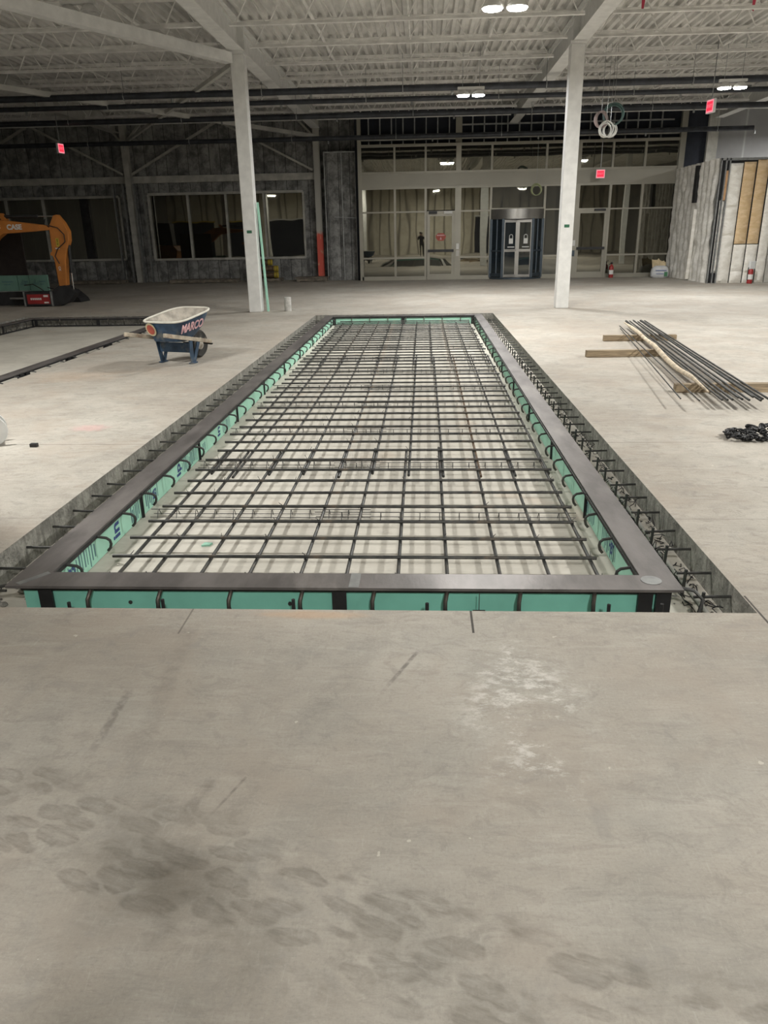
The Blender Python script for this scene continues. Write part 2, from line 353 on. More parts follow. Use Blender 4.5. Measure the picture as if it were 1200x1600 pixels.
def tag(o, label, cat, group=None):
    o['label'] = label; o['category'] = cat
    if group: o['group'] = group
    return o
def thing(name, label, cat, loc=(0,0,0), rz=0, group=None):
    o = D.objects.new(name, None); COL.objects.link(o); o.empty_display_size = .1
    o.location = loc; o.rotation_euler = (0, 0, rz); return tag(o, label, cat, group)
def struct(o): o['kind'] = 'structure'; return o
def sroot(name, loc=(0,0,0)):
    o = D.objects.new(name, None); COL.objects.link(o); o.location = loc; o['kind'] = 'structure'; return o
def dup(r, loc, label, rz=None):
    c = r.copy(); COL.objects.link(c); c.location = loc; c['label'] = label
    if rz is not None: c.rotation_euler = (0, 0, rz)
    for ch in list(r.children):
        d = ch.copy(); COL.objects.link(d); d.parent = c
        for g in list(ch.children):
            e = g.copy(); COL.objects.link(e); e.parent = d
    return c
def text(name, body, size, mt, parent, mat4, ext=.004, bold=0):
    cu = D.curves.new(name, 'FONT'); cu.body = body; cu.size = size; cu.extrude = ext; cu.align_x = 'CENTER'; cu.align_y = 'CENTER'; cu.offset = bold
    tmp = D.objects.new(name+'_tmp', cu); COL.objects.link(tmp)
    dg = bpy.context.evaluated_depsgraph_get(); dg.update()
    me = D.meshes.new_from_object(tmp.evaluated_get(dg)); D.objects.remove(tmp)
    me.materials.clear(); me.materials.append(mt)
    me.transform(mat4)
    o = D.objects.new(name, me); COL.objects.link(o)
    if parent: o.parent = parent
    return o
ONES = 'first second third fourth fifth sixth seventh eighth ninth tenth eleventh twelfth thirteenth fourteenth fifteenth sixteenth seventeenth eighteenth nineteenth'.split()
TENS = {20: ('twentieth', 'twenty'), 30: ('thirtieth', 'thirty'), 40: ('fortieth', 'forty'), 50: ('fiftieth', 'fifty')}
def nth(i):            # 1-based
    if i < 20: return ONES[i-1]
    t, r = i//10*10, i % 10
    return TENS[t][0] if r == 0 else TENS[t][1] + '-' + ONES[r-1]
def facing_cam(loc, rz=0):   # text lying in XZ plane facing -Y
    return Matrix.Translation(loc) @ Matrix.Rotation(rz, 4, 'Z') @ Matrix.Rotation(PI/2, 4, 'X')

# ------------------------------------------------------------------ camera
f_px, yaw, pit, rol = 1169.4, -0.0554, 0.3547, -0.0182
fw = Vector((math.sin(yaw)*math.cos(pit), math.cos(yaw)*math.cos(pit), -math.sin(pit)))
rt = fw.cross(Vector((0,0,1))).normalized(); up = rt.cross(fw)
r2 = rt*math.cos(rol) + up*math.sin(rol); u2 = -rt*math.sin(rol) + up*math.cos(rol)
cam = D.cameras.new('camera'); cam.sensor_fit = 'VERTICAL'; cam.sensor_height = 36; cam.lens = f_px/1600*36; cam.clip_start = .03; cam.clip_end = 200
co = D.objects.new('camera', cam); COL.objects.link(co)
mw = Matrix((r2, u2, -fw)).transposed().to_4x4(); mw.translation = (0, 0, 1.6); co.matrix_world = mw
SC.camera = co

# ------------------------------------------------------------------ room shell
PX0, PX1, PY0, PY1, PZ = -2.31, 1.48, 3.03, 16.5, -.18
QX0, QX1, QY1 = -8.93, -5.03, 16.85
XL, XR, YN, YF, ZD = -22.0, 16.0, -7.5, 31.0, 5.71
b = MB()
for (x0, x1, y0, y1) in ((XL, XR, YN, PY0), (XL, QX0, PY0, QY1), (QX1, PX0, PY0, QY1), (PX0, PX1, PY1, QY1), (PX1, XR, PY0, QY1), (XL, XR, QY1, YF)):
    b.add([(x0,y0,0),(x1,y0,0),(x1,y1,0),(x0,y1,0)], [(0,1,2,3)])
b.cur = 1
def wallstrip(p, q, n, inward):
    for k in range(n):
        a = Vector(p).lerp(Vector(q), k/n); c = Vector(p).lerp(Vector(q), (k+1)/n)
        b.add([(a.x, a.y, 0), (c.x, c.y, 0), (c.x, c.y, PZ), (a.x, a.y, PZ)], [(0,1,2,3)])
wallstrip((PX0,PY0,0), (PX0,PY1,0), 40, 1); wallstrip((PX1,PY0,0), (PX1,PY1,0), 40, -1)
wallstrip((QX0,PY0,0), (QX0,QY1,0), 40, 1); wallstrip((QX1,PY0,0), (QX1,QY1,0), 40, 1); wallstrip((QX0,PY0,0), (QX1,PY0,0), 8, 1); wallstrip((QX0,QY1,0), (QX1,QY1,0), 8, 1)
wallstrip((PX0,PY0,0), (PX1,PY0,0), 8, 1); wallstrip((PX0,PY1,0), (PX1,PY1,0), 8, 1)
b.cur = 2
b.add([(PX0,PY0,PZ),(PX1,PY0,PZ),(PX1,PY1,PZ),(PX0,PY1,PZ)], [(0,1,2,3)]); b.add([(QX0,PY0,PZ),(QX1,PY0,PZ),(QX1,QY1,PZ),(QX0,QY1,PZ)], [(0,1,2,3)])
struct(b.build('floor', [m['floor'], m['cut'], m['pit']]))

# corrugated roof deck, flutes along Y
b = MB(); n = int((XR-XL)/.2); prof = []
for i in range(n):
    x = XL + i*.2
    prof += [(x, ZD), (x+.07, ZD), (x+.10, ZD+.075), (x+.17, ZD+.075)]
prof.append((XR, ZD))
vs = [(x, YN, z) for x, z in prof] + [(x, YF, z) for x, z in prof]; k = len(prof)
b.add(vs, [(i, i+k, i+1+k, i+1) for i in range(k-1)])
struct(b.build('ceiling', m['deck']))

def bulge(x, z, s=0):
    u = ((x+40)/.41) % 1
    return .05*(math.sin(PI*u)**.6) + .035*noise.noise((x*2.1+s, z*2.3, s)) + .02*noise.noise((x*6+s, z*6, 3))
def panelgrid(b, x0, x1, z0, z1, y, res=.085, amp=1.0, seed=0, axis='x', uoff=0):
    nx = max(2, int((x1-x0)/res)); nz = max(2, int((z1-z0)/res)); vs = []; fs = []
    for j in range(nz+1):
        for i in range(nx+1):
            x = x0+(x1-x0)*i/nx; z = z0+(z1-z0)*j/nz; d = bulge(x+uoff, z, seed)*amp
            vs.append((x, y-d, z) if axis == 'x' else (y-d, x, z))
    for j in range(nz):
        for i in range(nx):
            a = j*(nx+1)+i; fs.append((a, a+1, a+nx+2, a+nx+1))
    b.add(vs, fs)
YW = 30.6
b = MB()
for r in ((-19.5, -3.6, 0, .80), (-19.5, -3.6, 3.2, 3.62), (-19.5, -2.4, 3.80, 5.7), (-11.62, -10.5, .8, 3.2), (-4.55, -3.6, .8, 3.2)):
    panelgrid(b, *r, YW)
b.box(XL, -19.5, YW, YW+.1, 0, 5.7); b.box(-19.5, -2.3, YW+.25, YW+.3, 0, 5.7)
struct(b.build('wall_far_left', m['batt'], smooth=True))
# return panel beside the entrance
b = MB(); panelgrid(b, -3.55, -2.5, 0, 4.42, 29.85, amp=1.3, seed=5); b.box(-3.6, -2.45, 29.9, 30.6, 0, 4.42)
w = struct(b.build('wall_far_return', m['batt'], smooth=True))
b = MB()
for x in (-3.6, -2.98, -2.47): b.bar((x, 29.76, 0), (x, 29.76, 4.43), .035, .05, (0,1,0))
b.bar((-3.62, 29.76, 4.43), (-2.45, 29.76, 4.43), .05, .04); b.bar((-3.3, 29.76, 2.25), (-2.45, 29.76, 2.2), .03, .03)
b.build('stud_frame', m['galv'], w)
struct(MB().box(-2.45, -2.26, 29.5, 29.6, 0, 5.7).build('wall_far_gap', m['voiddark']))

# windows of the left wall
def window(name, x0, x1, z0, z1, mulls, wide=()):
    r = sroot(name, (0, YW, 0))
    f = MB(); f.box(x0, x1, -.12, .12, z0-.05, z0+.03); f.box(x0, x1, -.12, .12, z1-.03, z1+.06)
    f.box(x0-.04, x0+.03, -.1, .12, z0, z1); f.box(x1-.03, x1+.04, -.1, .12, z0, z1); f.build('window_frame', m['wallsteel'], r)
    for x in mulls:
        hw = .16 if x in wide else .035
        MB().box(x-hw, x+hw, -.08, .1, z0, z1).build('mullion', m['steeldark'] if x in wide else m['wallsteel'], r)
    xs = [x0]+list(mulls)+[x1]
    for a, c in zip(xs, xs[1:]):
        p = MB().box(a+.02, c-.02, .04, .07, z0, z1).build('pane', m['glass'], r)
    return r
window('window_1', -17.7, -11.65, .87, 3.12, (-16.15, -14.68, -13.05), (-13.05,))
window('window_2', -10.5, -4.55, .84, 3.18, (-9.0, -7.53, -6.05))

# ---- entrance front: y = 29.2
YE = 29.2
we = struct(MB().box(-2.3, 9.9, 29.75, 29.8, 4.5, 5.71).build('wall_far_entrance', m['voiddark']))
for i in range(27):
    x = -1.95+i*.41
    if x > 8.6: break
    MB().box(x-.02, x+.02, 29.55, 29.66, 4.5, 5.6).build('stud', m['galv'], we)
MB().box(1.2, 8.7, 29.5, 29.55, 5.16, 5.21).build('channel', m['galv'], we)
MB().box(-2.2, 8.9, 29.32, 29.5, 4.72, 4.9).build('header_beam', m['wallsteel'], we)
def sf(parent, name, boxes, mt):
    for q in boxes: MB().box(*q).build(name, mt, parent)
cl = sroot('window_3', (0, YE, 0))
X = [-2.25, -1.02, .085, 1.25, 2.42, 4.33, 5.44, 6.62, 7.73, 8.9]
sf(cl, 'rail', [(-2.3, 8.95, -.07, .07, 4.49, 4.58), (-2.3, 8.95, -.07, .07, 3.62, 3.69)], m['alu'])
sf(cl, 'mullion', [(x-(.09 if x in (1.25, 5.44) else .035), x+(.09 if x in (1.25, 5.44) else .035), -.07, .07, 3.69, 4.49) for x in X if x != X[5]+9], m['alu'])
for a, c in zip(X, X[1:]): MB().box(a+.03, c-.03, .0, .03, 3.68, 4.5).build('pane', m['glass'], cl)
ln = sroot('window_4', (0, YE, 0))
sf(ln, 'spandrel', [(-2.3, 1.25, -.05, .05, 3.19, 3.62), (1.25, 5.44, -.05, .05, 3.19, 3.62), (5.44, 8.95, -.05, .05, 3.19, 3.62)], m['alu_panel'])
sf(ln, 'rail', [(-2.3, 8.95, -.07, .07, 3.12, 3.19), (-2.25, .12, -.06, .06, 2.33, 2.38), (1.25, 2.42, -.06, .06, 2.33, 2.38), (2.42, 4.33, -.06, .06, 2.38, 2.43), (4.33, 5.44, -.06, .06, 2.33, 2.38), (6.62, 8.9, -.06, .06, 2.31, 2.36),
   (-2.25, .085, -.06, .06, .75, .81), (1.25, 2.42, -.06, .06, .75, .81), (4.33, 5.44, -.06, .06, .75, .81), (6.62, 8.9, -.06, .06, .75, .81)], m['alu'])
sf(ln, 'sill', [(-2.25, .05, -.09, .07, 0, .14), (1.3, 2.42, -.09, .07, 0, .14), (4.33, 5.4, -.09, .07, 0, .14), (6.66, 8.9, -.09, .07, 0, .14)], m['alu'])
for x in X:
    hw = .11 if x in (1.25, 5.44) else .04
    MB().box(x-hw, x+hw, -.08, .08, 0, 3.19).build('mullion', m['alu'], ln)
sf(ln, 'jamb', [(-2.33, -2.2, -.09, .1, 0, 5.4), (1.14, 1.36, .1, .2, 3.2, 5.4), (8.86, 9.05, -.09, .1, 0, 5.4)], m['alu'])
def lites(a, c, zs, mt):
    for z0, z1 in zip(zs, zs[1:]): MB().box(a+.03, c-.03, -.01, .02, z0, z1).build('pane', mt, ln)
for a, c in ((X[0], X[1]), (X[1], X[2])): lites(a, c, (.13, .78, 2.35, 3.13), m['glass'])
lites(X[2], X[3], (2.4, 3.13), m['glass']); lites(X[3], X[4], (.13, .78, 2.35, 3.13), m['glass'])
lites(X[4], X[5], (2.42, 3.13), m['glass2']); lites(X[5], X[6], (.13, .78, 2.35, 3.13), m['glass2'])
lites(X[6], X[7], (2.36, 3.13), m['glass'])
for a, c in ((X[7], X[8]), (X[8], X[9])): lites(a, c, (.13, .78, 2.34, 3.13), m['glass'])

def door(name, x0, x1, loc):
    r = sroot(name, loc)
    f = MB(); f.box(x0, x0+.1, -.05, .03, .0, 2.3); f.box(x1-.1, x1, -.05, .03, 0, 2.3); f.box(x0+.1, x1-.1, -.05, .03, 0, .2); f.box(x0+.1, x1-.1, -.05, .03, 2.2, 2.3)
    f.build('door_frame', m['alu'], r)
    MB().box(x0+.08, x1-.08, -.02, 0, .15, 2.25).build('pane', m['glass'], r)
    pb = MB().box(x0+.03, x1-.03, -.13, -.06, .97, 1.06).build('push_bar', m['black'], r)
    MB().box(x0, x1, -.07, .05, 2.3, 2.37).build('transom', m['alu'], r)
    return r
d1 = door('door_1', .14, 1.14, (0, YE, 0))
MB().box(.75, 1.05, -.12, -.05, 2.27, 2.36).build('door_closer', m['letter'], d1); MB().box(.2, .5, -.14, -.05, 2.28, 2.36).build('door_operator', m['black'], d1)
s = MB().prism([(.46,1.46),(.54,1.36),(.74,1.36),(.82,1.46),(.82,1.54),(.74,1.62),(.54,1.62),(.46,1.54)], -.05, -.03).build('red_sticker', m['redpaint'], d1)
MB().box(.50, .78, -.055, -.05, 1.53, 1.565).add([(.6,-.055,1.4),(.68,-.055,1.4),(.64,-.055,1.5)], [(0,1,2)]).build('sticker_mark', m['pinkpaint'], s)
d2 = door('door_2', 5.52, 6.58, (0, YE, 0))
MB().box(6.1, 6.5, -.12, -.05, 2.27, 2.34).build('door_closer', m['black'], d2)
for (x, z, nm, mt) in ((1.25, 1.16, 'card_reader', 'letter'), (1.25, .92, 'push_plate', 'brushed'), (5.44, 1.2, 'card_reader', 'letter'), (5.44, .85, 'push_plate', 'bluegrey')):
    MB().box(x-.05, x+.05, -.11, -.08, z-.1, z+.1).build(nm, m[mt], ln)
# revolving door
d3 = sroot('door_3', (3.375, YE, 0))
def arc(r, a0, a1, n=14): return [(r*math.cos(math.radians(a0+(a1-a0)*i/n)), r*math.sin(math.radians(a0+(a1-a0)*i/n))) for i in range(n+1)]
A = arc(1.12, -147, -33); yo = .5
fas = [(x, y+yo) for x, y in A] + [(.93, .05), (-.93, .05)]
MB().prism(fas, 2.05, 2.38, 'z').build('canopy', m['brushed'], d3, smooth=True)
MB().prism(fas, 0, .06, 'z').build('base_ring', m['bluegrey'], d3)
P = [(x, y+yo) for x, y in arc(1.1, -147, -33, 12)]
for i in (0, 3, 9, 12):
    x, y = P[i]; MB().box(x-.045, x+.045, y-.04, y+.05, .06, 2.06).build('post', m['bluegrey'], d3)
for a, c in ((0, 3), (9, 12)):
    pa, pc = P[a], P[c]
    q = MB(); q.add([(pa[0], pa[1], .06), (pc[0], pc[1], .06), (pc[0], pc[1], 2.05), (pa[0], pa[1], 2.05)], [(0,1,2,3)]); q.build('curved_pane', m['doorglass'], d3)
    q = MB(); q.bar((pa[0], pa[1], .98), (pc[0], pc[1], .98), .05, .06); q.bar((pa[0], pa[1], .15), (pc[0], pc[1], .15), .05, .12); q.build('curved_rail', m['bluegrey'], d3)
    mx, my = (pa[0]+pc[0])/2, (pa[1]+pc[1])/2; MB().box(mx-.02, mx+.02, my-.02, my+.02, .1, 2.05).build('divider', m['bluegrey'], d3)
pl, pr = P[3], P[9]; mid = (0, pl[1]+.09)
for (pa, pc, nm) in ((pl, mid, 1), (mid, pr, 2)):
    L = math.hypot(pc[0]-pa[0], pc[1]-pa[1])
    e = D.objects.new('door_leaf', None)
    q = MB()
    va, vc = Vector((*pa, 0)), Vector((*pc, 0)); dx = (vc-va).normalized()
    def at(t, z): return va + dx*t + Vector((0,0,z))
    for t in (.035, L-.035): q.bar(at(t, .07), at(t, 2.02), .07, .05, (0,1,0))
    for z in (.12, .99, 1.98): q.bar(at(.03, z), at(L-.03, z), .05, .09)
    lf = q.build('door_leaf', m['brushed'], d3)
    q = MB(); q.bar(at(.05, 1.02), at(L-.05, 1.02), .012, .012); g = MB(); nn = Vector((dx.y, -dx.x, 0))
    g.add([at(.06, .1), at(L-.06, .1), at(L-.06, 2.0), at(.06, 2.0)], [(0,1,2,3)]); g.build('leaf_pane', m['doorglass'], lf)
    # padlock sticker with a strip below it
    cx = L*.56; s = MB(); off = nn*.012
    s.add([at(cx-.075, 1.22)+off, at(cx+.075, 1.22)+off, at(cx+.075, 1.40)+off, at(cx-.075, 1.40)+off], [(0,1,2,3)])
    ring = [(math.cos(math.radians(a))*.06, math.sin(math.radians(a))*.06) for a in range(0, 181, 20)]
    s.tube([at(cx-.06, 1.39)+off] + [at(cx-x, 1.47+z)+off for x, z in ring[::-1]][::-1] + [at(cx+.06, 1.39)+off], .012, 6)
    s.add([at(cx-.12, 1.09)+off, at(cx+.13, 1.09)+off, at(cx+.13, 1.125)+off, at(cx-.12, 1.125)+off], [(0,1,2,3)])
    s.build('padlock_sticker', m['letter'], lf)

# ---- far right and sides
wr = struct(MB().box(9.0, XR, 29.6, 29.7, 0, ZD).build('wall_far_right', m['siding']))
MB().box(9.05, 9.85, 29.5, 29.58, 0, ZD).build('dark_backing', m['voiddark'], wr); MB().box(9.85, 10.2, 29.35, 29.6, 0, ZD).build('pilaster', m['wallsteel'], wr)
struct(MB().box(XR, XR+.1, YN, YF, 0, ZD).build('wall_right', m['sidey'])); struct(MB().box(XL-.1, XL, YN, YF, 0, ZD).build('wall_left', m['sidey']))
wbh = struct(MB().box(XL, XR, YN-.1, YN, 0, ZD).build('wall_behind', m['ribs']))
for a, c in ((-21.5, -18.2), (-17.3, -14.2), (-13.4, -10.3), (4.2, 7.4)):
    MB().box(a, c, YN-.02, YN+.03, 0, 2.9).build('dark_opening', m['voiddark'], wbh); MB().box(a-.1, c+.1, YN, YN+.06, 2.9, 3.0).build('opening_head', m['yellow'] if a < -14 else m['white'], wbh)

# foam sprayed partition
b = MB(); panelgrid(b, 25.0, 29.12, 0, 3.58, 8.9, .07, 1.5, 11, 'y'); b.cur = 1
b.box(8.74, 8.83, 26.62, 26.86, 2.4, 3.5)
b.cur = 2
b.prism([(26.5,.05),(26.68,.05),(26.62,.5),(26.5,1.2),(26.47,2.2),(26.42,2.2),(26.43,1.0)], 8.70, 8.8, 'x')
b.cur = 0; b.box(8.95, 9.0, 25.05, 29.1, 0, 3.55)
ps = struct(b.build('wall_partition_side', [m['foam'], m['gap'], m['foamw']], smooth=True))
b = MB()
def fp(x0, x1, z0, z1, mi, seed):
    b.cur = mi
    nx, nz = 8, max(3, int((z1-z0)/.07)); vs = []; fs = []
    for j in range(nz+1):
        for i in range(nx+1):
            x = x0+(x1-x0)*i/nx; z = z0+(z1-z0)*j/nz
            d = .06*math.sin(PI*i/nx)**.5 + .04*noise.noise((x*5+seed, z*7, seed)) if 0 < i < nx and 0 < j < nz else 0
            vs.append((x, 25.0-d, z))
    for j in range(nz):
        for i in range(nx): a = j*(nx+1)+i; fs.append((a, a+1, a+nx+2, a+nx+1))
    b.add(vs, fs)
fp(9.13, 9.53, 0, 1.4, 0, 1); fp(9.13, 9.53, 1.4, 2.2, 0, 8); fp(9.13, 9.53, 2.2, 3.42, 0, 2)
fp(9.56, 9.92, 0, .34, 0, 3); fp(9.56, 9.92, .34, 1.13, 0, 9); fp(9.95, 10.29, 0, .3, 0, 10); fp(9.95, 10.29, .3, 1.13, 0, 4)
fp(9.56, 9.91, 1.15, 3.45, 1, 5); fp(9.95, 10.28, 1.15, 3.5, 1, 6); fp(10.32, 10.6, 0, 2.0, 0, 7); fp(10.32, 10.6, 2.0, 3.5, 0, 12)
fp(8.97, 9.1, .3, 2.4, 0, 13)
b.cur = 2; b.box(8.9, 13.0, 25.04, 25.1, 0, 3.5)
b.cur = 3; b.box(10.62, 13.0, 24.97, 25.04, 0, 3.5)
pf = struct(b.build('wall_partition_front', [m['foamw'], m['foamo'], m['gap'], m['wallsteel']], smooth=True))
for x in (8.86, 9.0, 9.11): MB().box(x-.018, x+.018, 24.9, 24.99, 0, 3.56).build('corner_stud', m['galv'], pf)
MB().box(8.84, 10.2, 24.9, 25.0, 3.50, 3.56).build('top_track', m['galv'], pf)
MB().box(9.02, 9.09, 24.93, 25.0, 2.4, 3.22).build('wood_strip', M('bare_wood', (.62, .36, .18), .7), pf)

# ------------------------------------------------------------------ roof steel
def ibeam(b, p, q, d, w, tf=.02, tw=.014):
    p, q = Vector(p), Vector(q)
    for z in (d/2-tf/2, -d/2+tf/2): b.bar(p+Vector((0,0,z)), q+Vector((0,0,z)), w, tf)
    b.bar(p, q, tw, d-tf*2)
GX = [-10.95, -3.8, 3.13, 10.1]
glab = ['white roof girder left of both columns, above the excavator', 'white roof girder running over the left white column', 'white roof girder running over the right white column', 'white roof girder at the right edge, above the foam partition']
for gx, lb in zip(GX, glab):
    g = thing('roof_girder', lb, 'beam', (gx, 12, 5.405), 0, 'roof girders')
    b = MB(); ibeam(b, (0, -19, 0), (0, 17.2, 0), .5, .30); b.build('girder_section', m['white'] if gx > -9 else m['white_d'], g)
    for y in (5.5, -7.3, 18):
        if y == 18: continue
        b = MB()
        for s_ in (-1, 1): b.box(s_*.008, s_*.14, y-.01, y+.01, -.23, .23)
        b.build('stiffener_plate', m['white'], g)
clab = {(-3.8, 17.48): 'white square column left of the pit, green strips leaning on it', (3.07, 17.5): 'white square column right of the pit, in front of the entrance'}
for gx in GX:
    for gy in (4.7, 17.49):
        if gx == 3.13 and gy < 10: continue
        lb = clab.get((-3.8, 17.48)) if (gx == -3.8 and gy > 10) else clab.get((3.07, 17.5)) if (gx == 3.13 and gy > 10) else \
            'white square column %s the frame, %s' % ('left of' if gx < -4 or (gx < 0) else 'right of', {(-10.95, 4.7): 'far left near the camera line', (-3.8, 4.7): 'between the left steel frame and the pit', (3.13, 4.7): 'beside the chain', (10.1, 4.7): 'far right near the camera line', (-10.95, 17.49): 'in line behind the excavator', (10.1, 17.49): 'in front of the foam partition'}[(gx, gy)])
        c = thing('steel_column', lb, 'column', (gx if gx != 3.13 else 3.08, gy, 0), 0, 'white roof columns')
        MB().box(-.14, .14, -.14, .14, .0, 5.1).build('shaft', m['white'], c, bevel=.012)
        MB().box(-.16, .16, -.17, .17, 5.1, 5.15).build('cap_plate', m['white'], c)
        if (gx in (-3.8, 3.13)) and gy > 10:
            MB().box(-.06, .05, -.145, -.14, 1.68, 1.74).build('green_tag', m['tag'], c)
bays = [(-18.0, -10.95, 'far left bay'), (-10.95, -3.8, 'bay left of the left column'), (-3.8, 3.13, 'bay between the two columns'), (3.13, 10.1, 'bay right of the right column'), (10.1, 15.9, 'far right bay')]
JY = [15.78 + 1.72*i for i in range(8)]
for bi, (xa, xb, bn) in enumerate(bays):
    x0, x1 = xa+.03, xb-.03; L = x1-x0
    t_ = MB().box(0, L, -.04, .04, .025, .05).box(0, L, -.008, .008, -.02, .025)
    bt = MB().box(.22, L-.22, -.035, .035, -.435, -.415).box(.22, L-.22, -.008, .008, -.41, -.375)
    wb = MB(); n = int((L-.5)/.61); x = .3; step = (L-.6)/n
    wb.tube([(.03, 0, .01), (.3, 0, -.41)], .013, 6); wb.tube([(L-.03, 0, .01), (L-.3, 0, -.41)], .013, 6)
    for i in range(n):
        a = .3+step*i
        wb.tube([(a+.03, 0, -.41), (a+step/2-.03, 0, .02)], .012, 6); wb.tube([(a+step/2+.03, 0, .02), (a+step-.03, 0, -.41)], .012, 6)
    first = None; vis = [y for y in JY if not (bi in (0, 4) and y < 19)]
    for k, y in enumerate(vis):
        lb = 'white open-web roof joist, %s from the near end, %s' % (nth(k+1), bn)
        if first is None:
            j = thing('roof_joist', lb, 'joist', (x0, y, 5.66), 0, 'open-web roof joists')
            t_.build('top_chord', m['joist'], j); bt.build('bottom_chord', m['joist'], j); wb.build('web', m['joist'], j, smooth=True); first = j
        else: dup(first, (x0, y, 5.66), lb)
# conduits along the roof
for x, r, lb in ((-2.15, .035, 'thick white conduit under the roof deck, nearest the left column in the middle bay'), (-.29, .022, 'thin white conduit under the roof deck, middle of the three in the middle bay'), (1.42, .03, 'white conduit under the roof deck, beside the middle ceiling lamps'),
                 (4.95, .03, 'white conduit under the roof deck, just right of the right column'), (6.9, .03, 'white conduit under the roof deck, above the right exit sign'), (-5.62, .035, 'thick white conduit under the roof deck, just left of the left column'), (-8.3, .025, 'thin white conduit under the roof deck, left of the other left bay conduit')):
    o = MB().tube([(0, 0, 0), (0, 19, 0)], r, 8).build('roof_conduit', m['joist'], None, (x, 9.5, 5.56), smooth=True); tag(o, lb, 'pipe', 'conduits along the roof')
# horizontal cross bracing in the left bay
for p, q, d, lb in (((-3.95, 17.3, 5.02), (-10.9, 4.9, 5.02), .19, 'thick white diagonal roof brace running from the left column toward the camera'),
                    ((-10.9, 17.7, 5.0), (-3.95, 30.1, 5.0), .12, 'white diagonal roof brace rising above the left exit sign'),
                    ((-3.95, 17.7, 5.0), (-10.9, 30.1, 5.0), .09, 'thin white diagonal roof brace going from the left column to the far wall')):
    o = MB().bar((0,0,0), Vector(q)-Vector(p), d, d).build('roof_brace', m['white'] if d > .15 else m['white_d'], None, p); tag(o, lb, 'brace', 'diagonal roof braces')
# sprinkler mains
for y, z, r, x0, x1, lb in ((20.6, 4.92, .075, -20, 15.5, 'thick dark sprinkler main crossing the hall, nearest of the four'), (22.1, 4.92, .06, -20, 15.5, 'dark sprinkler main, second nearest of the four'),
                            (24.7, 4.92, .075, -20, 15.5, 'dark sprinkler main, third nearest of the four'), (27.4, 4.62, .075, -20, 10.6, 'dark sprinkler main, lowest and farthest of the four')):
    s_ = thing('sprinkler_pipe', lb, 'pipe', (0, y, z), 0, 'dark sprinkler mains')
    MB().tube([(x0,0,0),(x1,0,0)], r, 10).build('pipe_run', m['pipe'], s_, smooth=True)
    x = -15.5 + (y % 1)*2
    while x < x1-.3:
        MB().tube([(x,0,r),(x,0,5.66-z)], .008, 5).build('hanger_rod', m['galv'], s_); MB().tube([(x, r*1.15*math.cos(a*PI/5), r*1.15*math.sin(a*PI/5)) for a in range(10)], .012, 5, True).build('hanger_ring', m['galv'], s_)
        MB().lathe([(.03, 0), (.03, .09)], 8, (x+1.2, 0, -r-.09)).build('sprinkler_head', m['galv'], s_)
        x += 3.45
# ------------------------------------------------------------------ left wall steel
wl = 'wall framing'
for x, lb, mt in ((-11.08, 'grey steel wall column between the two left windows', 'wallsteel'), (-3.93, 'grey steel wall column sprayed red at its foot', 'redpost')):
    c = MB(); ibeam(c, (0,0,0), (0,0,1), .01, .01)
    c = MB().box(-.11, .11, -.12, -.105, 0, 5.7).box(-.11, .11, .105, .12, 0, 5.7).box(-.012, .012, -.105, .105, 0, 5.7)
    tag(c.build('wall_column', m[mt], None, (x, 30.28, 0)), lb, 'column', 'far wall columns')
for x0, x1, lb in ((-19.5, -11.2, 'grey steel wall beam above the far left window'), (-10.95, -4.05, 'grey steel wall beam above the window behind the left column')):
    tag(MB().box(0, x1-x0, -.06, .06, -.12, .12).build('wall_beam', m['wallsteel'], None, (x0, 30.42, 3.7)), lb, 'beam', 'far wall beams')
for p, q, lb in (((-11.25, 3.88), (-14.55, 5.55), 'long grey diagonal wall brace left of the far wall column'), ((-10.95, 3.88), (-7.55, 5.6), 'long grey diagonal wall brace right of the far wall column, behind the left white column'),
                 ((-4.1, 3.9), (-7.4, 5.55), 'long grey diagonal wall brace left of the red-footed wall column'), ((-18.2, 3.88), (-14.75, 5.55), 'long grey diagonal wall brace at the left edge'),
                 ((-11.2, 5.0), (-11.75, 5.6), 'short grey knee brace at the head of the far wall column, left side'), ((-10.98, 5.0), (-10.4, 5.6), 'short grey knee brace at the head of the far wall column, right side'), ((-4.0, 5.0), (-4.6, 5.6), 'short grey knee brace at the head of the red-footed wall column')):
    o = MB().bar((0,0,0), (q[0]-p[0], 0, q[1]-p[1]), .07, .12, (0,1,0)).build('wall_brace', m['wallsteel'], None, (p[0], 30.3, p[1])); tag(o, lb, 'brace', 'far wall braces')
for x, lb in ((-11.66, 'bright metal stud at the right jamb of the far left window'), (-11.28, 'bright metal stud just left of the far wall column'), (-10.86, 'bright metal stud just right of the far wall column'), (-10.53, 'bright metal stud at the left jamb of the second window')):
    s_ = MB().box(-.03, .03, -.05, -.045, 0, 3.55).box(-.03, -.026, -.05, .05, 0, 3.55).box(.026, .03, -.05, .05, 0, 3.55)
    tag(s_.build('metal_stud', m['galv'], None, (x, 30.12, 0)), lb, 'stud', 'metal studs on the far wall')

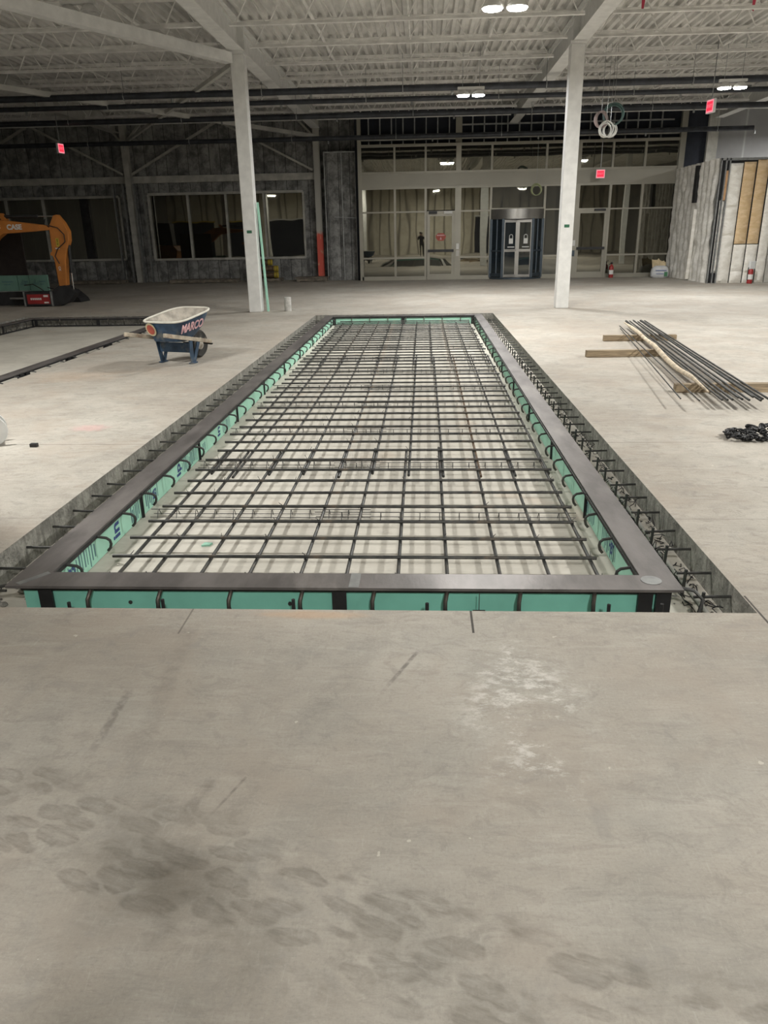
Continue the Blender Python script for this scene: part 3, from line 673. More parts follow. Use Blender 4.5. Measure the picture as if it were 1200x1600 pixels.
# ------------------------------------------------------------------ ceiling lamps
def lamp(x, y, lb, on=True, w=700):
    l = thing('ceiling_lamp', lb, 'lamp', (x, y, 4.68 if on else 5.3), 0, 'twin-head ceiling lamps')
    MB().box(-.32, .32, -.05, .05, .12, .18).build('housing', m['white'], l, bevel=.01)
    for s_ in (-1, 1):
        h = MB().lathe([(.05,.12),(.09,.1),(.15,.03),(.16,.0),(.15,0)], 20, (s_*.18,0,0)).build('lamp_head', m['white'], l, smooth=True)
        MB().lathe([(.001,.004),(.145,.004),(.14,-.02),(.001,-.03)], 20, (s_*.18,0,0)).build('diffuser', m['lamp'] if on else m['lampoff'], h, smooth=True)
    MB().tube([(-.2,0,.18),(-.2,0,1.02 if on else .4)], .006, 5).tube([(.2,0,.18),(.2,0,1.02 if on else .4)], .006, 5).build('hanger', m['galv'], l)
    if on:
        li = D.lights.new('lamp_light', 'AREA'); li.shape = 'RECTANGLE'; li.size = .55; li.size_y = .22; li.energy = w; li.color = (1, 1, .985) if y > 19 else (1, .985, .945)
        lo = D.objects.new('lamp_light', li); COL.objects.link(lo); lo.parent = l; lo.location = (0, 0, -.05)
W_ = 330
LAMPS = [(1.19, 12.9, 'lit twin-head ceiling lamp at the top edge, nearest one in view', 1, W_*1.15), (1.13, 20.25, 'lit twin-head ceiling lamp between the white columns, in front of the entrance', 1, W_*1.05), (7.2, 20.2, 'lit twin-head ceiling lamp at upper right near the hanging exit sign', 1, W_*.95),
         (-5.95, 14.9, 'unlit ceiling lamp at upper left above the thick diagonal brace', 0, 0), (-4.9, 5.7, 'lit ceiling lamp overhead left of the pit, out of view', 1, W_*1.15), (7.3, 12.9, 'lit ceiling lamp right of the right column, out of view', 1, W_*.6), (7.3, 5.7, 'lit ceiling lamp overhead right of the pit, out of view', 1, W_*2.5),
         (.95, -3.0, 'lit ceiling lamp behind the photographer', 1, W_*1.55), (13.2, 26.6, 'lit ceiling lamp beyond the foam partition', 1, W_*1.3), (-12.1, 5.7, 'lit ceiling lamp far left near the camera line', 1, W_*.55), (-12.1, -2.8, 'lit ceiling lamp far left behind the camera', 1, W_*.5), (7.4, -2.8, 'lit ceiling lamp right of and behind the photographer', 1, W_*.3)]
for a in LAMPS: lamp(a[0], a[1], a[2], a[3], a[4])

# ------------------------------------------------------------------ exit signs
def exit_sign(x, y, z, rz, lb, top):
    e = thing('exit_sign', lb, 'sign', (x, y, z), rz, 'red exit signs')
    MB().box(-.15, .15, -.03, .03, -.14, .14).build('housing', m['whiteplastic'], e)
    MB().box(-.14, .14, -.035, -.031, -.125, .125).build('border', m['exitpink'], e)
    MB().box(-.115, .115, -.039, -.036, -.095, .095).build('face', m['exitred'], e)
    text('lettering', 'EXIT', .095, m['exitletter'], e, facing_cam((0, -.041, 0)), .001, .002)
    MB().tube([(0,0,.13),(0,0,top-z)], .012, 6).build('stem', m['galv'], e)
exit_sign(-10.95, 24.5, 4.21, 1.42, 'small red exit sign hanging at the left, in front of the far left wall', 5.6)
exit_sign(6.5, 19.4, 4.2, -1.38, 'red exit sign hanging from a rod at the upper right', 5.6)
exit_sign(6.1, 28.6, 3.44, 0, 'red exit sign in front of the entrance band, beside the right column', 4.6)

# ------------------------------------------------------------------ steel frames in / on the floor
def frame(root, x0, x1, y0, y1, zt, zb, hooks_in, hooks_out, w=.165, nearcut=None):
    """flange plates with mitred corners, downstand posts and bent anchor bars"""
    L = [[(x0,y0),(x1,y0),(x1-w,y0+w),(x0+w,y0+w)], [(x0,y1),(x0+w,y1-w),(x1-w,y1-w),(x1,y1)], [(x0,y0),(x0+w,y0+w),(x0+w,y1-w),(x0,y1)], [(x1,y0),(x1,y1),(x1-w,y1-w),(x1-w,y0+w)]]
    for p in L:
        fl = MB().prism(p, zt-.014, zt, 'z').build('flange_plate', m['steelplate'], root)
    b_ = .055
    MB().box(x0+b_, x1-b_, y0+b_-.02, y0+b_-.012, zt-.04, zt-.012).build('angle_leg', m['steeldark'], root)
    MB().box(x0+b_, x1-b_, y1-w-.012, y1-w-.004, zt-.045, zt-.012).build('angle_leg', m['steeldark'], root)
    MB().box(x0+w+.004, x0+w+.010, y0+w, y1-w, zt-.03, zt-.012).build('angle_leg', m['steeldark'], root)
    MB().box(x1-w-.010, x1-w-.004, y0+w, y1-w, zt-.03, zt-.012).build('angle_leg', m['steeldark'], root)
    return L
def hook_mb(d, out=.12, drop=.1):
    d = Vector(d); z = Vector((0,0,1)); p0 = Vector((0,0,0)); 
    pts = [p0, d*(out*.72)-z*(drop*.1), d*(out*.95)-z*(drop*.26), d*out-z*(drop*.5), d*(out*.92)-z*(drop*.78), d*(out*.72)-z*drop]
    return MB().tube(pts, .0085, 7)
FX0, FX1, FY0, FY1 = -2.07, 1.235, 3.255, 16.34
fr = thing('steel_embed_frame', 'long dark steel frame set in the floor pit around the rebar mat', 'frame')
frame(fr, FX0, FX1, FY0, FY1, 0, PZ, True, True)
xi0, xi1, yi0, yi1 = FX0+.165, FX1-.165, FY0+.165, FY1-.165
hk = 0; first = {}
def addhook(parent, key, d, loc, out=.12, drop=.1, name='anchor_bar'):
    if key not in first: first[key] = hook_mb(d, out, drop).build(name, m['rebar'], parent, loc, smooth=True)
    else:
        c = first[key].copy(); COL.objects.link(c); c.parent = parent; c.location = loc
posts = []
for k in range(33):
    y = 3.56+.395*k
    if y < yi1-.1:
        addhook(fr, 'L', (1, 0, 0), (xi0+.0, y, -.022), .085, .088); addhook(fr, 'Rr', (-1, 0, 0), (xi1-.0, y, -.022), .075, .09)
for k in range(8):
    q = MB().tube([(0,.02,0),(-.004,-.03,-.012),(-.012,-.055,-.045),(-.012,-.06,-.085),(.004,-.055,-.12),(.03,-.05,-.145)], .0105, 8).build('anchor_bar', m['rebar'], fr, (-1.645+.353*k, FY0+.045, -.022), smooth=True)
for k in range(7): addhook(fr, 'B', (0, -1, 0), (-1.5+.38*k, yi1, -.03), .05, .1)
MB().tube([(-2.03, 3.34, -.02), (-2.14, 3.3, -.03), (-2.17, 3.27, -.07), (-2.1, 3.2, -.12)], .009, 7).build('corner_bar', m['rebar'], fr, smooth=True)
MB().tube([(1.2, 3.34, -.02), (1.30, 3.3, -.025), (1.335, 3.27, -.06), (1.29, 3.2, -.11)], .009, 7).build('corner_bar', m['rebar'], fr, smooth=True)
for k in range(9):
    y = 4.69+1.39*k
    for x, s_ in ((xi0, 1), (xi1, -1)):
        MB().box(x+s_*.002-.004, x+s_*.002+.004, y-.016, y+.016, PZ, -.01).build('post', m['steeldark'], fr)
        MB().box(x+min(0, s_*.012), x+max(0, s_*.012), y-.004, y+.004, PZ, -.01).build('post', m['steeldark'], fr)
for x in (-1.89, -.41, 1.07, 1.155): MB().box(x-.035, x+.035, FY0+.03, FY0+.042, PZ, -.012).build('post', m['steeldark'], fr)
for x in (xi0+.03, -.42, xi1-.03): MB().box(x-.035, x+.035, yi1-.03, yi1-.018, PZ, -.012).build('post', m['steeldark'], fr)
MB().prism([(-1.93, 3.42), (-1.905, 3.40), (-2.0, 3.27), (-2.03, 3.285)], -.002, .003, 'z').build('weld_mark', m['galv'], fr)
MB().lathe([(.05, 0), (.05, .002)], 14, (1.11, 3.36, 0)).build('weld_mark', m['galv'], fr)
MB().box(-.36, -.31, 3.26, 3.42, 0, .002).build('weld_mark', m['galv'], fr)

# green foam forms: one board after another along each side
def board(name, lb, loc, sx, sy, mt, parts=()):
    t_ = thing(name, lb, 'foam board', loc, 0, 'green foam form boards')
    MB().box(0, sx, 0, sy, 0, .155).build('board', mt, t_)
    return t_
zb = PZ
sides = []
yb = [3.36, 5.2, 7.6, 10.0, 12.4, 14.8, 16.15]
for i, (a, c) in enumerate(zip(yb, yb[1:])):
    sides.append(board('foam_board', 'green foam board, %s from the near end, left side of the pit' % nth(i+1), (xi0-.055, a, zb+.005), .05, c-a-.004, m['xps']))
    sides.append(board('foam_board', 'green foam board, %s from the near end, right side of the pit' % nth(i+1), (xi1+.005, a, zb+.005), .05, c-a-.004, m['xps']))
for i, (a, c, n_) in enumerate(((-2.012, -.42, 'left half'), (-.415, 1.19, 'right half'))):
    board('foam_board', 'green foam form board under the near steel flange, %s' % n_, (a, FY0+.055, zb+.005), c-a, .04, m['xps_shade'])
    board('foam_board', 'green foam form board under the far end flange, %s' % n_, (max(a, xi0), yi1+.005, zb+.005), min(c, xi1)-max(a, xi0), .04, m['xps'])
# print on the left and right boards: letters cut through, running up the board, and code lines
def prt(parent, y, s_, body, size):   # s_=+1 faces +X (left boards)
    yl = y-parent.location.y
    if s_ > 0: mt4 = Matrix.Translation((.0505, yl, .075)) @ Matrix.Rotation(PI/2, 4, 'Z') @ Matrix.Rotation(PI/2, 4, 'X') @ Matrix.Rotation(PI/2, 4, 'Z')
    else: mt4 = Matrix.Translation((-.0005, yl, .075)) @ Matrix.Rotation(-PI/2, 4, 'Z') @ Matrix.Rotation(PI/2, 4, 'X') @ Matrix.Rotation(-PI/2, 4, 'Z')
    text('print', body, size, m['ink'], parent, mt4, .0008, .004)
def lines(parent, ys, s_):
    x = .0508 if s_ > 0 else -.0008
    for y, w, z0, z1 in ys:
        yl = y-parent.location.y; MB().box(x-.0006, x+.0006, yl, yl+w, z0, z1).build('print_line', m['inkgrey'], parent)
rnd = random.Random(3)
def bars(y0, y1, n): return [(y0+(y1-y0)*i/n, .006+.012*rnd.random(), .005+.04*rnd.random(), .1+.05*rnd.random()) for i in range(n)]
prt(sides[0], 4.25, 1, 'in', .15); prt(sides[0], 4.95, 1, 'in', .1); prt(sides[0], 3.62, 1, '8', .13)
lines(sides[0], bars(3.58, 3.95, 11)+bars(4.5, 4.66, 6)+bars(4.78, 5.05, 8), 1)
prt(sides[2], 5.52, 1, 'ip', .14); lines(sides[2], bars(5.62, 6.05, 12)+bars(6.2, 6.3, 3), 1); prt(sides[2], 6.75, 1, 'in', .13); lines(sides[2], bars(6.9, 7.2, 7), 1)
prt(sides[1], 4.7, -1, 'in', .13); prt(sides[1], 3.98, -1, 'ip', .1); lines(sides[1], bars(3.9, 4.25, 10)+bars(4.45, 4.75, 9), -1)

# ------------------------------------------------------------------ rebar mat
zr = -.092
G = 'rebar mat bars'
ym = [3.56+.277*k for k in range(46)]
src = None
for k, y in enumerate(ym):
    lb = 'dark crosswise rebar of the mat, %s from the near end' % nth(k+1)
    o = MB().tube([(-1.75+random.uniform(-.02,.02), 0, 0), (.955+random.uniform(-.025,.025), random.uniform(-.012,.012), 0)], .0105, 8).build('rebar', m['rebar'], None, (0, y, zr), smooth=True)
    tag(o, lb, 'rebar', 'crosswise mat bars')
xm = [-1.66, -1.47, -1.205, -.94, -.66, -.41, -.132, .13, .41, .67, .925]
seg = [(3.33, 6.12, 'near length'), (5.42, 11.3, 'middle length'), (10.6, 16.0, 'far length')]
for i, x in enumerate(xm):
    for j, (a, c, nm) in enumerate(seg):
        o = MB().tube([(0, 0, 0), (random.uniform(-.012,.012), c-a+random.uniform(-.06,.06), 0)], .0105, 8).build('rebar', m['rust'] if (i == 8 and j == 1) else m['rebar'], None, (x+(.024 if j % 2 else 0), a+random.uniform(-.05,.05), zr-.0212), smooth=True)
        tag(o, 'dark lengthwise rebar of the mat, %s from the left, %s' % (nth(i+1), nm), 'rebar', 'lengthwise mat bars')
# tie wires at some crossings are too many to count
b = MB()
for y in ym[:26]:
    for x in xm:
        if random.random() < .6:
            a = random.uniform(0, PI); d = Vector((math.cos(a), math.sin(a), 0))*.016
            p = Vector((x+random.uniform(-.004,.004), y, zr))
            b.tube([p-d-Vector((0,0,.012)), p+Vector((0,0,.014)), p+d-Vector((0,0,.012))], .0022, 4); b.tube([p+Vector((0,0,.012)), p+Vector((random.uniform(-.02,.02), random.uniform(-.02,.02), .032))], .002, 4)
o = b.build('tie_wire', m['wire']); o['kind'] = 'stuff'; tag(o, 'twisted tie wires at the crossings of the rebar mat', 'wire')
# wire bolsters under the mat
rows = [4.69, 5.84, 6.95, 8.14, 9.14, 10.3, 11.4, 12.55, 13.7, 14.85]
for k, y in enumerate(rows):
    for s_, (a, c) in (('left', (-1.85, -.35)), ('right', (-.72, 1.0))):
        t_ = thing('wire_bolster', 'long wire bolster under the rebar mat, %s row from the near end, %s piece' % (nth(k+1), s_), 'rebar support', (a, y+(.02 if s_ == 'left' else -.035), PZ), random.uniform(-.01,.01), 'wire bolsters')
        b = MB(); L = c-a; zt_ = .052
        b.tube([(0,0,zt_),(L,0,zt_)], .003, 5); b.tube([(0,.035,.008),(L,.035,.008)], .0025, 5); b.tube([(0,-.035,.008),(L,-.035,.008)], .0025, 5)
        b.build('top_wire', m['wire'], t_)
        lg = None; nl = int(L/.13)
        for i in range(nl):
            x = .05+i*.13
            if lg is None: lg = MB().tube([(0,-.04,.002),(0,-.012,.045),(0,0,zt_),(0,.012,.045),(0,.04,.002)], .0026, 5).build('leg', m['wire'], t_, (x, 0, 0))
            else: q = lg.copy(); COL.objects.link(q); q.parent = t_; q.location = (x, 0, 0)
tag(MB().prism([(0,0),(.05,.01),(.06,.04),(.01,.045)], 0, .012, 'z').build('foam_scrap', m['xps'], None, (-1.36, 4.18, PZ)), 'small pale green foam scrap on the pit floor under the mat', 'scrap')
# dowels out of the cut slab edges
nd = 44
dl = None
for k in range(nd):
    y = 3.34+.296*k+random.uniform(-.02,.02)
    if y > 16.2: break
    o = MB().tube([(0,0,0),(.2+random.uniform(-.02,.03), random.uniform(-.01,.015), random.uniform(-.012,.004))], .0075, 7).build('rebar_dowel', m['rebar'], None, (PX0-.02, y, -.075), smooth=True)
    tag(o, 'thin rebar dowel out of the left slab cut, %s from the near end' % nth(k+1), 'dowel', 'dowels in the left trench')
for k in range(nd):
    y = 3.3+.292*k+random.uniform(-.02,.02)
    if y > 16.2: break
    t_ = thing('rebar_dowel', 'rebar dowel with upright stub in the right trench, %s from the near end' % nth(k+1), 'dowel', (PX1, y, -.06), random.uniform(-.05,.05), 'dowels in the right trench')
    MB().tube([(.02,0,0),(-.175,0,random.uniform(-.008,.004))], .0075, 7).build('bar', m['rebar'], t_, smooth=True)
    MB().tube([(-.135,-.016,.028),(-.14,-.018,-.115)], .0085, 7).build('stub', m['rebar'], t_, smooth=True)
tag(MB().tube([(0,0,0),(-.02,1.0,0),(.0,2.6,0)], .0125, 10).build('plastic_pipe', m['grey'], None, (1.40, 3.06, PZ+.013), smooth=True), 'long pale pipe lying in the near part of the right trench', 'pipe')
b = MB(); rr = random.Random(5)
for i in range(260):
    y = 3.15+rr.random()**1.2*8.5; x = 1.30+.16*rr.random() if rr.random() < .85 else -2.28+.18*rr.random(); p = Vector((x, y, PZ+.006)); pts = [p]
    for q in range(5):
        p = p+Vector((rr.uniform(-.03,.03), rr.uniform(-.05,.05), rr.uniform(-.02,.03))); p.z = max(PZ+.004, min(p.z, -.08)); p.x = min(p.x, 1.465); pts.append(p.copy())
    b.tube(pts, .003, 4)
o = b.build('wire_scraps', m['steeldark']); o['kind'] = 'stuff'; tag(o, 'dark tangled wire scraps lying in the trenches beside the frame', 'wire')
b = MB()
for i in range(420):
    y = 3.1+rr.random()*12; x = -2.29+.2*rr.random()**1.4; r = .008+.018*rr.random()**2
    b.lathe([(r*.4, 0), (r, r*.5), (r*.5, r*1.1)], 5, (x, y, PZ))
for i in range(140):
    y = 3.1+rr.random()*12; x = 1.26+.2*rr.random(); r = .006+.013*rr.random()**2
    b.lathe([(r*.4, 0), (r, r*.5), (r*.5, r*1.1)], 5, (x, y, PZ))
o = b.build('rubble', m['cut']); o['kind'] = 'stuff'; tag(o, 'broken concrete crumbs along the bottom of the trenches', 'rubble')
for i, (x, y, h) in enumerate(((-1.25, 3.17, .065), (-.62, 3.19, .06), (.02, 3.18, .05), (.87, 3.18, .05), (1.11, 3.17, .06), (-1.72, 3.18, .04))):
    t_ = MB().tube([(0,0,0),(.0,0,h+.09)], .009, 7).build('anchor_stub', m['steeldark'], None, (x, y, PZ), smooth=True)
    tag(t_, 'short dark steel stub before the near green board, %s from the left' % nth([2,3,4,5,6,1][i]), 'stub', 'stubs before the near board')
t_ = thing('hanging_tag', 'small dark plate hanging on a wire before the near green board', 'tag', (.27, 3.235, -.014))
MB().box(-.03, .03, -.003, .003, -.15, -.09).build('plate', m['steeldark'], t_); MB().tube([(0,0,0),(0,0,-.09)], .002, 4).build('wire', m['wire'], t_)

# second frame, in its own pit at left
f2 = thing('steel_embed_frame', 'second dark steel frame, in the floor pit at left behind the wheelbarrow', 'frame', (0, 0, 0))
A0, A1, B0, B1, ZT = -8.72, -5.22, 3.255, 16.68, 0
frame(f2, A0, A1, B0, B1, ZT, PZ, True, True)
MB().box(A1-.012, A1-.004, B0, B1, ZT-.035, ZT-.012).build('angle_leg', m['steeldark'], f2)
for k in range(31):
    y = B0+.2+.42*k
    if y > B1-.1: break
    addhook(f2, '2R', (1, 0, 0), (A1-.06, y, ZT-.02), .16, .1); addhook(f2, '2L', (1, 0, 0), (A0+.165, y, ZT-.02), .06, .12)
for k in range(9): addhook(f2, '2B', (0, -1, 0), (A0+.4+.36*k, B1-.165, ZT-.02), .05, .12)
for k in range(9):
    y = B1-.25-1.39*k
    if y < B0: break
    for dy in (0, .16):
        MB().box(A1-.03, A1-.02, y-.03+dy, y+.03+dy, PZ, ZT-.012).build('post', m['steeldark'], f2)
        MB().box(A1-.03, A1+.05, y-.004+dy, y+.004+dy, -.06, ZT-.013).build('gusset', m['steeldark'], f2)
        MB().box(A0+.165, A0+.175, y-.03+dy, y+.03+dy, PZ, ZT-.012).build('post', m['steeldark'], f2)
for x in (A0+.2, A0+1.6, A0+3.0): MB().box(x-.035, x+.035, B1-.165, B1-.155, PZ, ZT-.012).build('post', m['steeldark'], f2)
MB().box(A0+.17, A1-.1, B1-.155, B1-.14, PZ, PZ+.03).build('bottom_rail', m['steeldark'], f2); MB().box(A0+.15, A0+.165, B0, B1-.15, PZ, PZ+.03).build('bottom_rail', m['steeldark'], f2)
b = MB()
for i in range(500):
    if i < 250: x, y = A0+.1+rr.random()*3.3, B1-.1+rr.random()*.2
    else: x, y = A0-.18+rr.random()*.2, 6+rr.random()*10.5
    q = .012+.03*rr.random()**2; b.lathe([(q*.4, 0), (q, q*.5), (q*.5, q*1.1)], 5, (x, y, PZ))
o = b.build('rubble', m['cut']); o['kind'] = 'stuff'; tag(o, 'broken concrete crumbs behind the far and left sides of the left frame', 'rubble')

# ------------------------------------------------------------------ wheelbarrow
wb = thing('wheelbarrow', 'worn blue wheelbarrow with cement-crusted tub and pink scrawl, left of the pit', 'wheelbarrow', (-3.35, 10.19, 0), -.30)
def loop(yr, yf, hr, hf, zr_, zf, n=44, e=.42):
    pts = []
    for i in range(n):
        a = 2*PI*i/n; c, s_ = math.cos(a), math.sin(a)
        u = math.copysign(abs(c)**e, c); v = math.copysign(abs(s_)**e, s_)
        t_ = (v+1)/2; w = hr+(hf-hr)*t_
        if v > 0: w *= 1-.12*v**3
        pts.append(Vector((u*w, yr+(yf-yr)*t_, zr_+(zf-zr_)*t_)))
    return pts
def loft(b, loops, capend=True):
    n = len(loops[0]); vs = [p for l in loops for p in l]; fs = []
    for i in range(len(loops)-1):
        for k in range(n): j = (k+1) % n; fs.append((i*n+k, i*n+j, (i+1)*n+j, (i+1)*n+k))
    if capend: fs.append(tuple(range(n)))
    b.add(vs, fs)
rimL = loop(-.33, .54, .32, .31, .575, .69); midL = loop(-.28, .40, .27, .25, .44, .47); botL = loop(-.24, .16, .22, .18, .315, .30)
b = MB(); loft(b, [botL, midL, rimL]); tub = b.build('tub', m['tubblue'], wb, smooth=True)
inn = lambda L, d, dz: [Vector((p.x*(1-d), (p.y-.05)*(1-d)+.05, p.z+dz)) for p in L]
b = MB(); loft(b, [inn(botL, .05, .012), inn(midL, .04, .008), inn(rimL, .025, -.002)]); b.build('tub_lining', m['cement'], tub, smooth=True)
MB().tube(rimL, .014, 8, True).build('tub_rim', m['rim'], tub, smooth=True)
for s_ in (-1, 1):
    nm = 'handle'
    MB().bar((s_*.30, -.66, .455), (s_*.22, .50, .235), .042, .052).build('handle', m['handle'], wb, bevel=.006)
    lg = MB(); lg.bar((s_*.27, -.06, .36), (s_*.24, -.02, .02), .07, .014, (1,0,0)); lg.bar((s_*.25, .16, .30), (s_*.24, .02, .02), .06, .014, (1,0,0)); lg.bar((s_*.24, -.07, .012), (s_*.24, .07, .012), .05, .016)
    lg.build('leg', m['tubblue'], wb)
    MB().bar((s_*.235, .5, .2), (s_*.07, .56, .2), .03, .02).build('axle_bracket', m['steeldark'], wb)
MB().box(-.25, .25, -.035, -.025, .15, .28).build('cross_plate', m['tubblue'], wb)
wh = MB().lathe([(.10,-.035),(.17,-.045),(.192,-.02),(.195,0),(.192,.02),(.17,.045),(.10,.035)], 28, (0,.52,.195), 'x').build('tyre', m['rubber'], wb, smooth=True)
MB().lathe([(.03,-.05),(.1,-.03),(.1,.03),(.03,.05)], 20, (0,.52,.195), 'x').build('wheel_hub', m['cement'], wh, smooth=True)
# round emblem and scrawl on the side facing the camera (right rear flank)
def flank(u, v):   # u along rear->nose on the right side, v up 0..1
    y = -.36+u*.8; t_ = v
    a = Vector((.285-.045*u, -.28+u*.62, .40+.0*u)); c_ = Vector((.352-.05*u, -.36+u*.82, .565+.10*u))
    return a.lerp(c_, t_)
def back(u, v): # rear panel, u -1..1
    a = Vector((u*.22, -.275, .41)); c_ = Vector((u*.28, -.335, .57)); return a.lerp(c_, v)
b = MB(); ctr = back(-.62, .45)
for r, nm, mt, off in ((.095, 'emblem_ring', 'cream', .012), (.07, 'emblem', 'redpaint', .016)):
    q = MB(); nrm = Vector((0, -.9, -.38)).normalized(); uu = Vector((1,0,0)); vv = nrm.cross(uu)
    pts = [ctr+nrm*off+uu*math.cos(2*PI*k/20)*r*.8-vv*math.sin(2*PI*k/20)*r for k in range(20)]
    q.add(pts, [tuple(range(20))]); q.build(nm, m[mt], tub)
p0, px_, py_ = flank(.36, .55), (flank(.9, .55)-flank(.1, .55)).normalized(), (flank(.5, 1)-flank(.5, 0)).normalized()
nz_ = px_.cross(py_).normalized()
mt4 = Matrix((px_, py_, nz_)).transposed().to_4x4(); mt4.translation = p0+nz_*.022
text('scrawl', 'MARCO', .16, m['pinkpaint'], tub, mt4, .002, .004)

# ------------------------------------------------------------------ lumber and loose rebar on the right
for x, y, L, rz, lb in ((2.78, 11.93, 1.1, -.01, 'short weathered timber block under the far end of the rebar bundle'), (2.2, 10.36, 1.05, .04, 'weathered timber block sticking out left, middle of the three'), (2.63, 7.94, .98, 0, 'weathered timber block under the near end of the rebar bundle')):
    tag(MB().box(0, L, -.045, .045, 0, .09).build('timber_block', m['wood'], None, (x, y, 0), bevel=.006), lb, 'timber', 'timber blocks under the rebar').rotation_euler = (0, 0, rz)
rb = random.Random(11)
labs = ['leftmost', 'second from the left', 'third from the left', 'fourth from the left', 'fifth from the left', 'sixth from the left', 'seventh from the left', 'eighth from the left', 'ninth from the left', 'rightmost']
for i in range(10):
    x0 = 3.56+.038*i; x1 = 2.79+.048*i; layer = .09+.0105+(.021 if i in (3, 6) else 0)
    p0 = Vector((x0, 13.75+rb.uniform(-.15,.1), layer)); p1 = Vector((x1, 7.05+rb.uniform(-.03,.05), layer))
    tag(MB().tube([(0,0,0), (p1-p0)*.5-Vector((0,0,.004)), p1-p0], .011, 8).build('loose_rebar', m['rebar'], None, p0, smooth=True), 'loose dark rebar on the timber blocks, %s of the bundle' % labs[i], 'rebar', 'bundle of loose rebar')
for i, (a, c) in enumerate((((3.20, 12.6), (2.42, 7.1)), ((3.28, 13.0), (2.56, 7.0)))):
    tag(MB().tube([(0,0,0), (c[0]-a[0], c[1]-a[1], -.0)], .007, 6).build('thin_rod', m['rebar'], None, (a[0]-.0, a[1], .107), smooth=True), 'thin dark rod beside the rebar bundle, %s' % ('outermost left' if i == 0 else 'nearer the bundle'), 'rod', 'thin rods by the bundle')
pts = [(3.50-.10*(13.6-y)*1.16, y, z) for y, z in ((13.5,.10),(12.6,.12),(11.9,.125),(11.2,.115),(10.5,.125),(9.6,.085),(8.9,.08),(8.2,.118),(7.4,.11))]
o = MB().tube([Vector(p)-Vector(pts[0]) for p in pts], [.01,.026,.03,.026,.03,.033,.03,.024,.008], 10)
tag(o.build('fabric_sling', m['sling'], None, pts[0], smooth=True), 'cream fabric sling stretched along the left side of the rebar bundle', 'sling')

# chain heap
ch = thing('chain', 'heap of dark chain on the floor at the right edge', 'chain', (2.72, 6.05, 0))
cr = random.Random(4); lk = None; path = []
for i in range(190):
    t_ = i/189; a = t_*PI*22
    path.append(Vector((-.24+.66*t_+.05*math.sin(a*1.1), .13*math.sin(a*.77)*(1-.5*abs(t_-.5)), .016+.06*abs(math.sin(a*.41))*(1-abs(2*t_-1)*.7))))
def link_pts(): return [(.022*math.cos(2*PI*k/14)*1.0+(.008 if math.cos(2*PI*k/14) > 0 else -.008), .0135*math.sin(2*PI*k/14), 0) for k in range(14)]
for i, p in enumerate(path[:100]):
    if lk is None: lk = MB().tube(link_pts(), .0068, 6, True).build('link', m['steeldark'], ch, p, smooth=True); q = lk
    else: q = lk.copy(); COL.objects.link(q); q.parent = ch; q.location = p
    q.rotation_euler = (cr.uniform(-.5,.5)+(PI/2 if i % 2 else 0), cr.uniform(-.3,.3), cr.uniform(0, PI)); q.location.z = max(p.z, .02 if i % 2 else .012)

b = MB()
for i, p in enumerate(path[100:]):
    k0 = len(b.v); b.tube(link_pts(), .0068, 6, True)
    Mx = Matrix.Translation((p.x, p.y, max(p.z, .02))) @ Matrix.Rotation(cr.uniform(0, PI), 4, 'Z') @ Matrix.Rotation(cr.uniform(-.5,.5)+(PI/2 if i % 2 else 0), 4, 'X')
    for k in range(k0, len(b.v)): b.v[k] = tuple(Mx @ Vector(b.v[k]))
o = b.build('links', m['steeldark'], ch, smooth=True); o['kind'] = 'stuff'
# ------------------------------------------------------------------ small things on the floor
t_ = thing('concrete_cylinder', 'small grey concrete cylinder standing right of the left column', 'concrete cylinder', (-3.08, 17.52, 0))
MB().lathe([(.076,0),(.078,.01),(.078,.3),(.074,.31)], 24).build('body', m['grey'], t_, smooth=True)
for i, (x, y, tx, lb) in enumerate(((-3.54, 17.52, -3.655, 'pale green strip leaning on the left column, front one'), (-3.55, 17.6, -3.70, 'pale green strip leaning on the left column, rear one'))):
    o = MB().bar((0,0,0), (-.07, -.03, 2.31-.1*i), .045, .03, (0,1,0)).build('green_strip', m['xps'], None, (x, y, 0), bevel=.003); tag(o, lb, 'strip', 'green strips')
tag(MB().box(-.03, .03, -.02, .02, 0, .03).build('rubber_block', m['black'], None, (-3.22, 5.86, 0), bevel=.004), 'tiny black block on the floor near the left edge', 'block')
sp = thing('cable_spool', 'white cable spool lying at the left edge', 'spool', (-3.62, 5.95, .131), .54)
for y0, y1 in ((-.10, -.085), (.085, .10)): MB().lathe([(.03,y0),(.125,y0),(.13,(y0+y1)/2),(.125,y1),(.03,y1)], 30, (0,0,0), 'y').build('flange', m['whiteplastic'], sp, smooth=True)
MB().lathe([(.05,-.085),(.05,.085)], 20, (0,0,0), 'y').build('core', m['steeldark'], sp, smooth=True)
MB().lathe([(.001,-.103),(.03,-.103),(.03,-.1)], 14, (0,0,0), 'y').build('hub_hole', m['gap'], sp)
tag(MB().box(-.3, .06, -.03, .03, 0, .02).build('wood_offcut', m['handle'], None, (-3.6, 5.56, 0)), 'pale wood offcut on the floor below the white spool', 'offcut').rotation_euler = (0, 0, .2)
def pallet(x, y, L, lb, boards=5, W=.8):
    p = thing('pallet', lb, 'pallet', (x, y, 0), 0, 'pallets by the far wall')
    for k in range(3): MB().box(0, L, -W/2+k*(W-.09)/2, -W/2+k*(W-.09)/2+.09, .02, .10).build('stringer', m['pallet'], p)
    for k in range(boards):
        xx = k*(L-.12)/(boards-1); MB().box(xx, xx+.12, -W/2, W/2, .10, .12).build('deck_board', m['pallet'], p)
    for k in range(3):
        xx = k*(L-.12)/2; MB().box(xx, xx+.12, -W/2, W/2, 0, .02).build('bottom_board', m['pallet'], p)
    return p
pallet(-13.55, 29.8, 2.0, 'flat wooden pallet on the floor below the far left window', 12); pallet(-9.6, 29.6, 2.55, 'flat wooden pallet on the floor below the window left of the left column', 14)
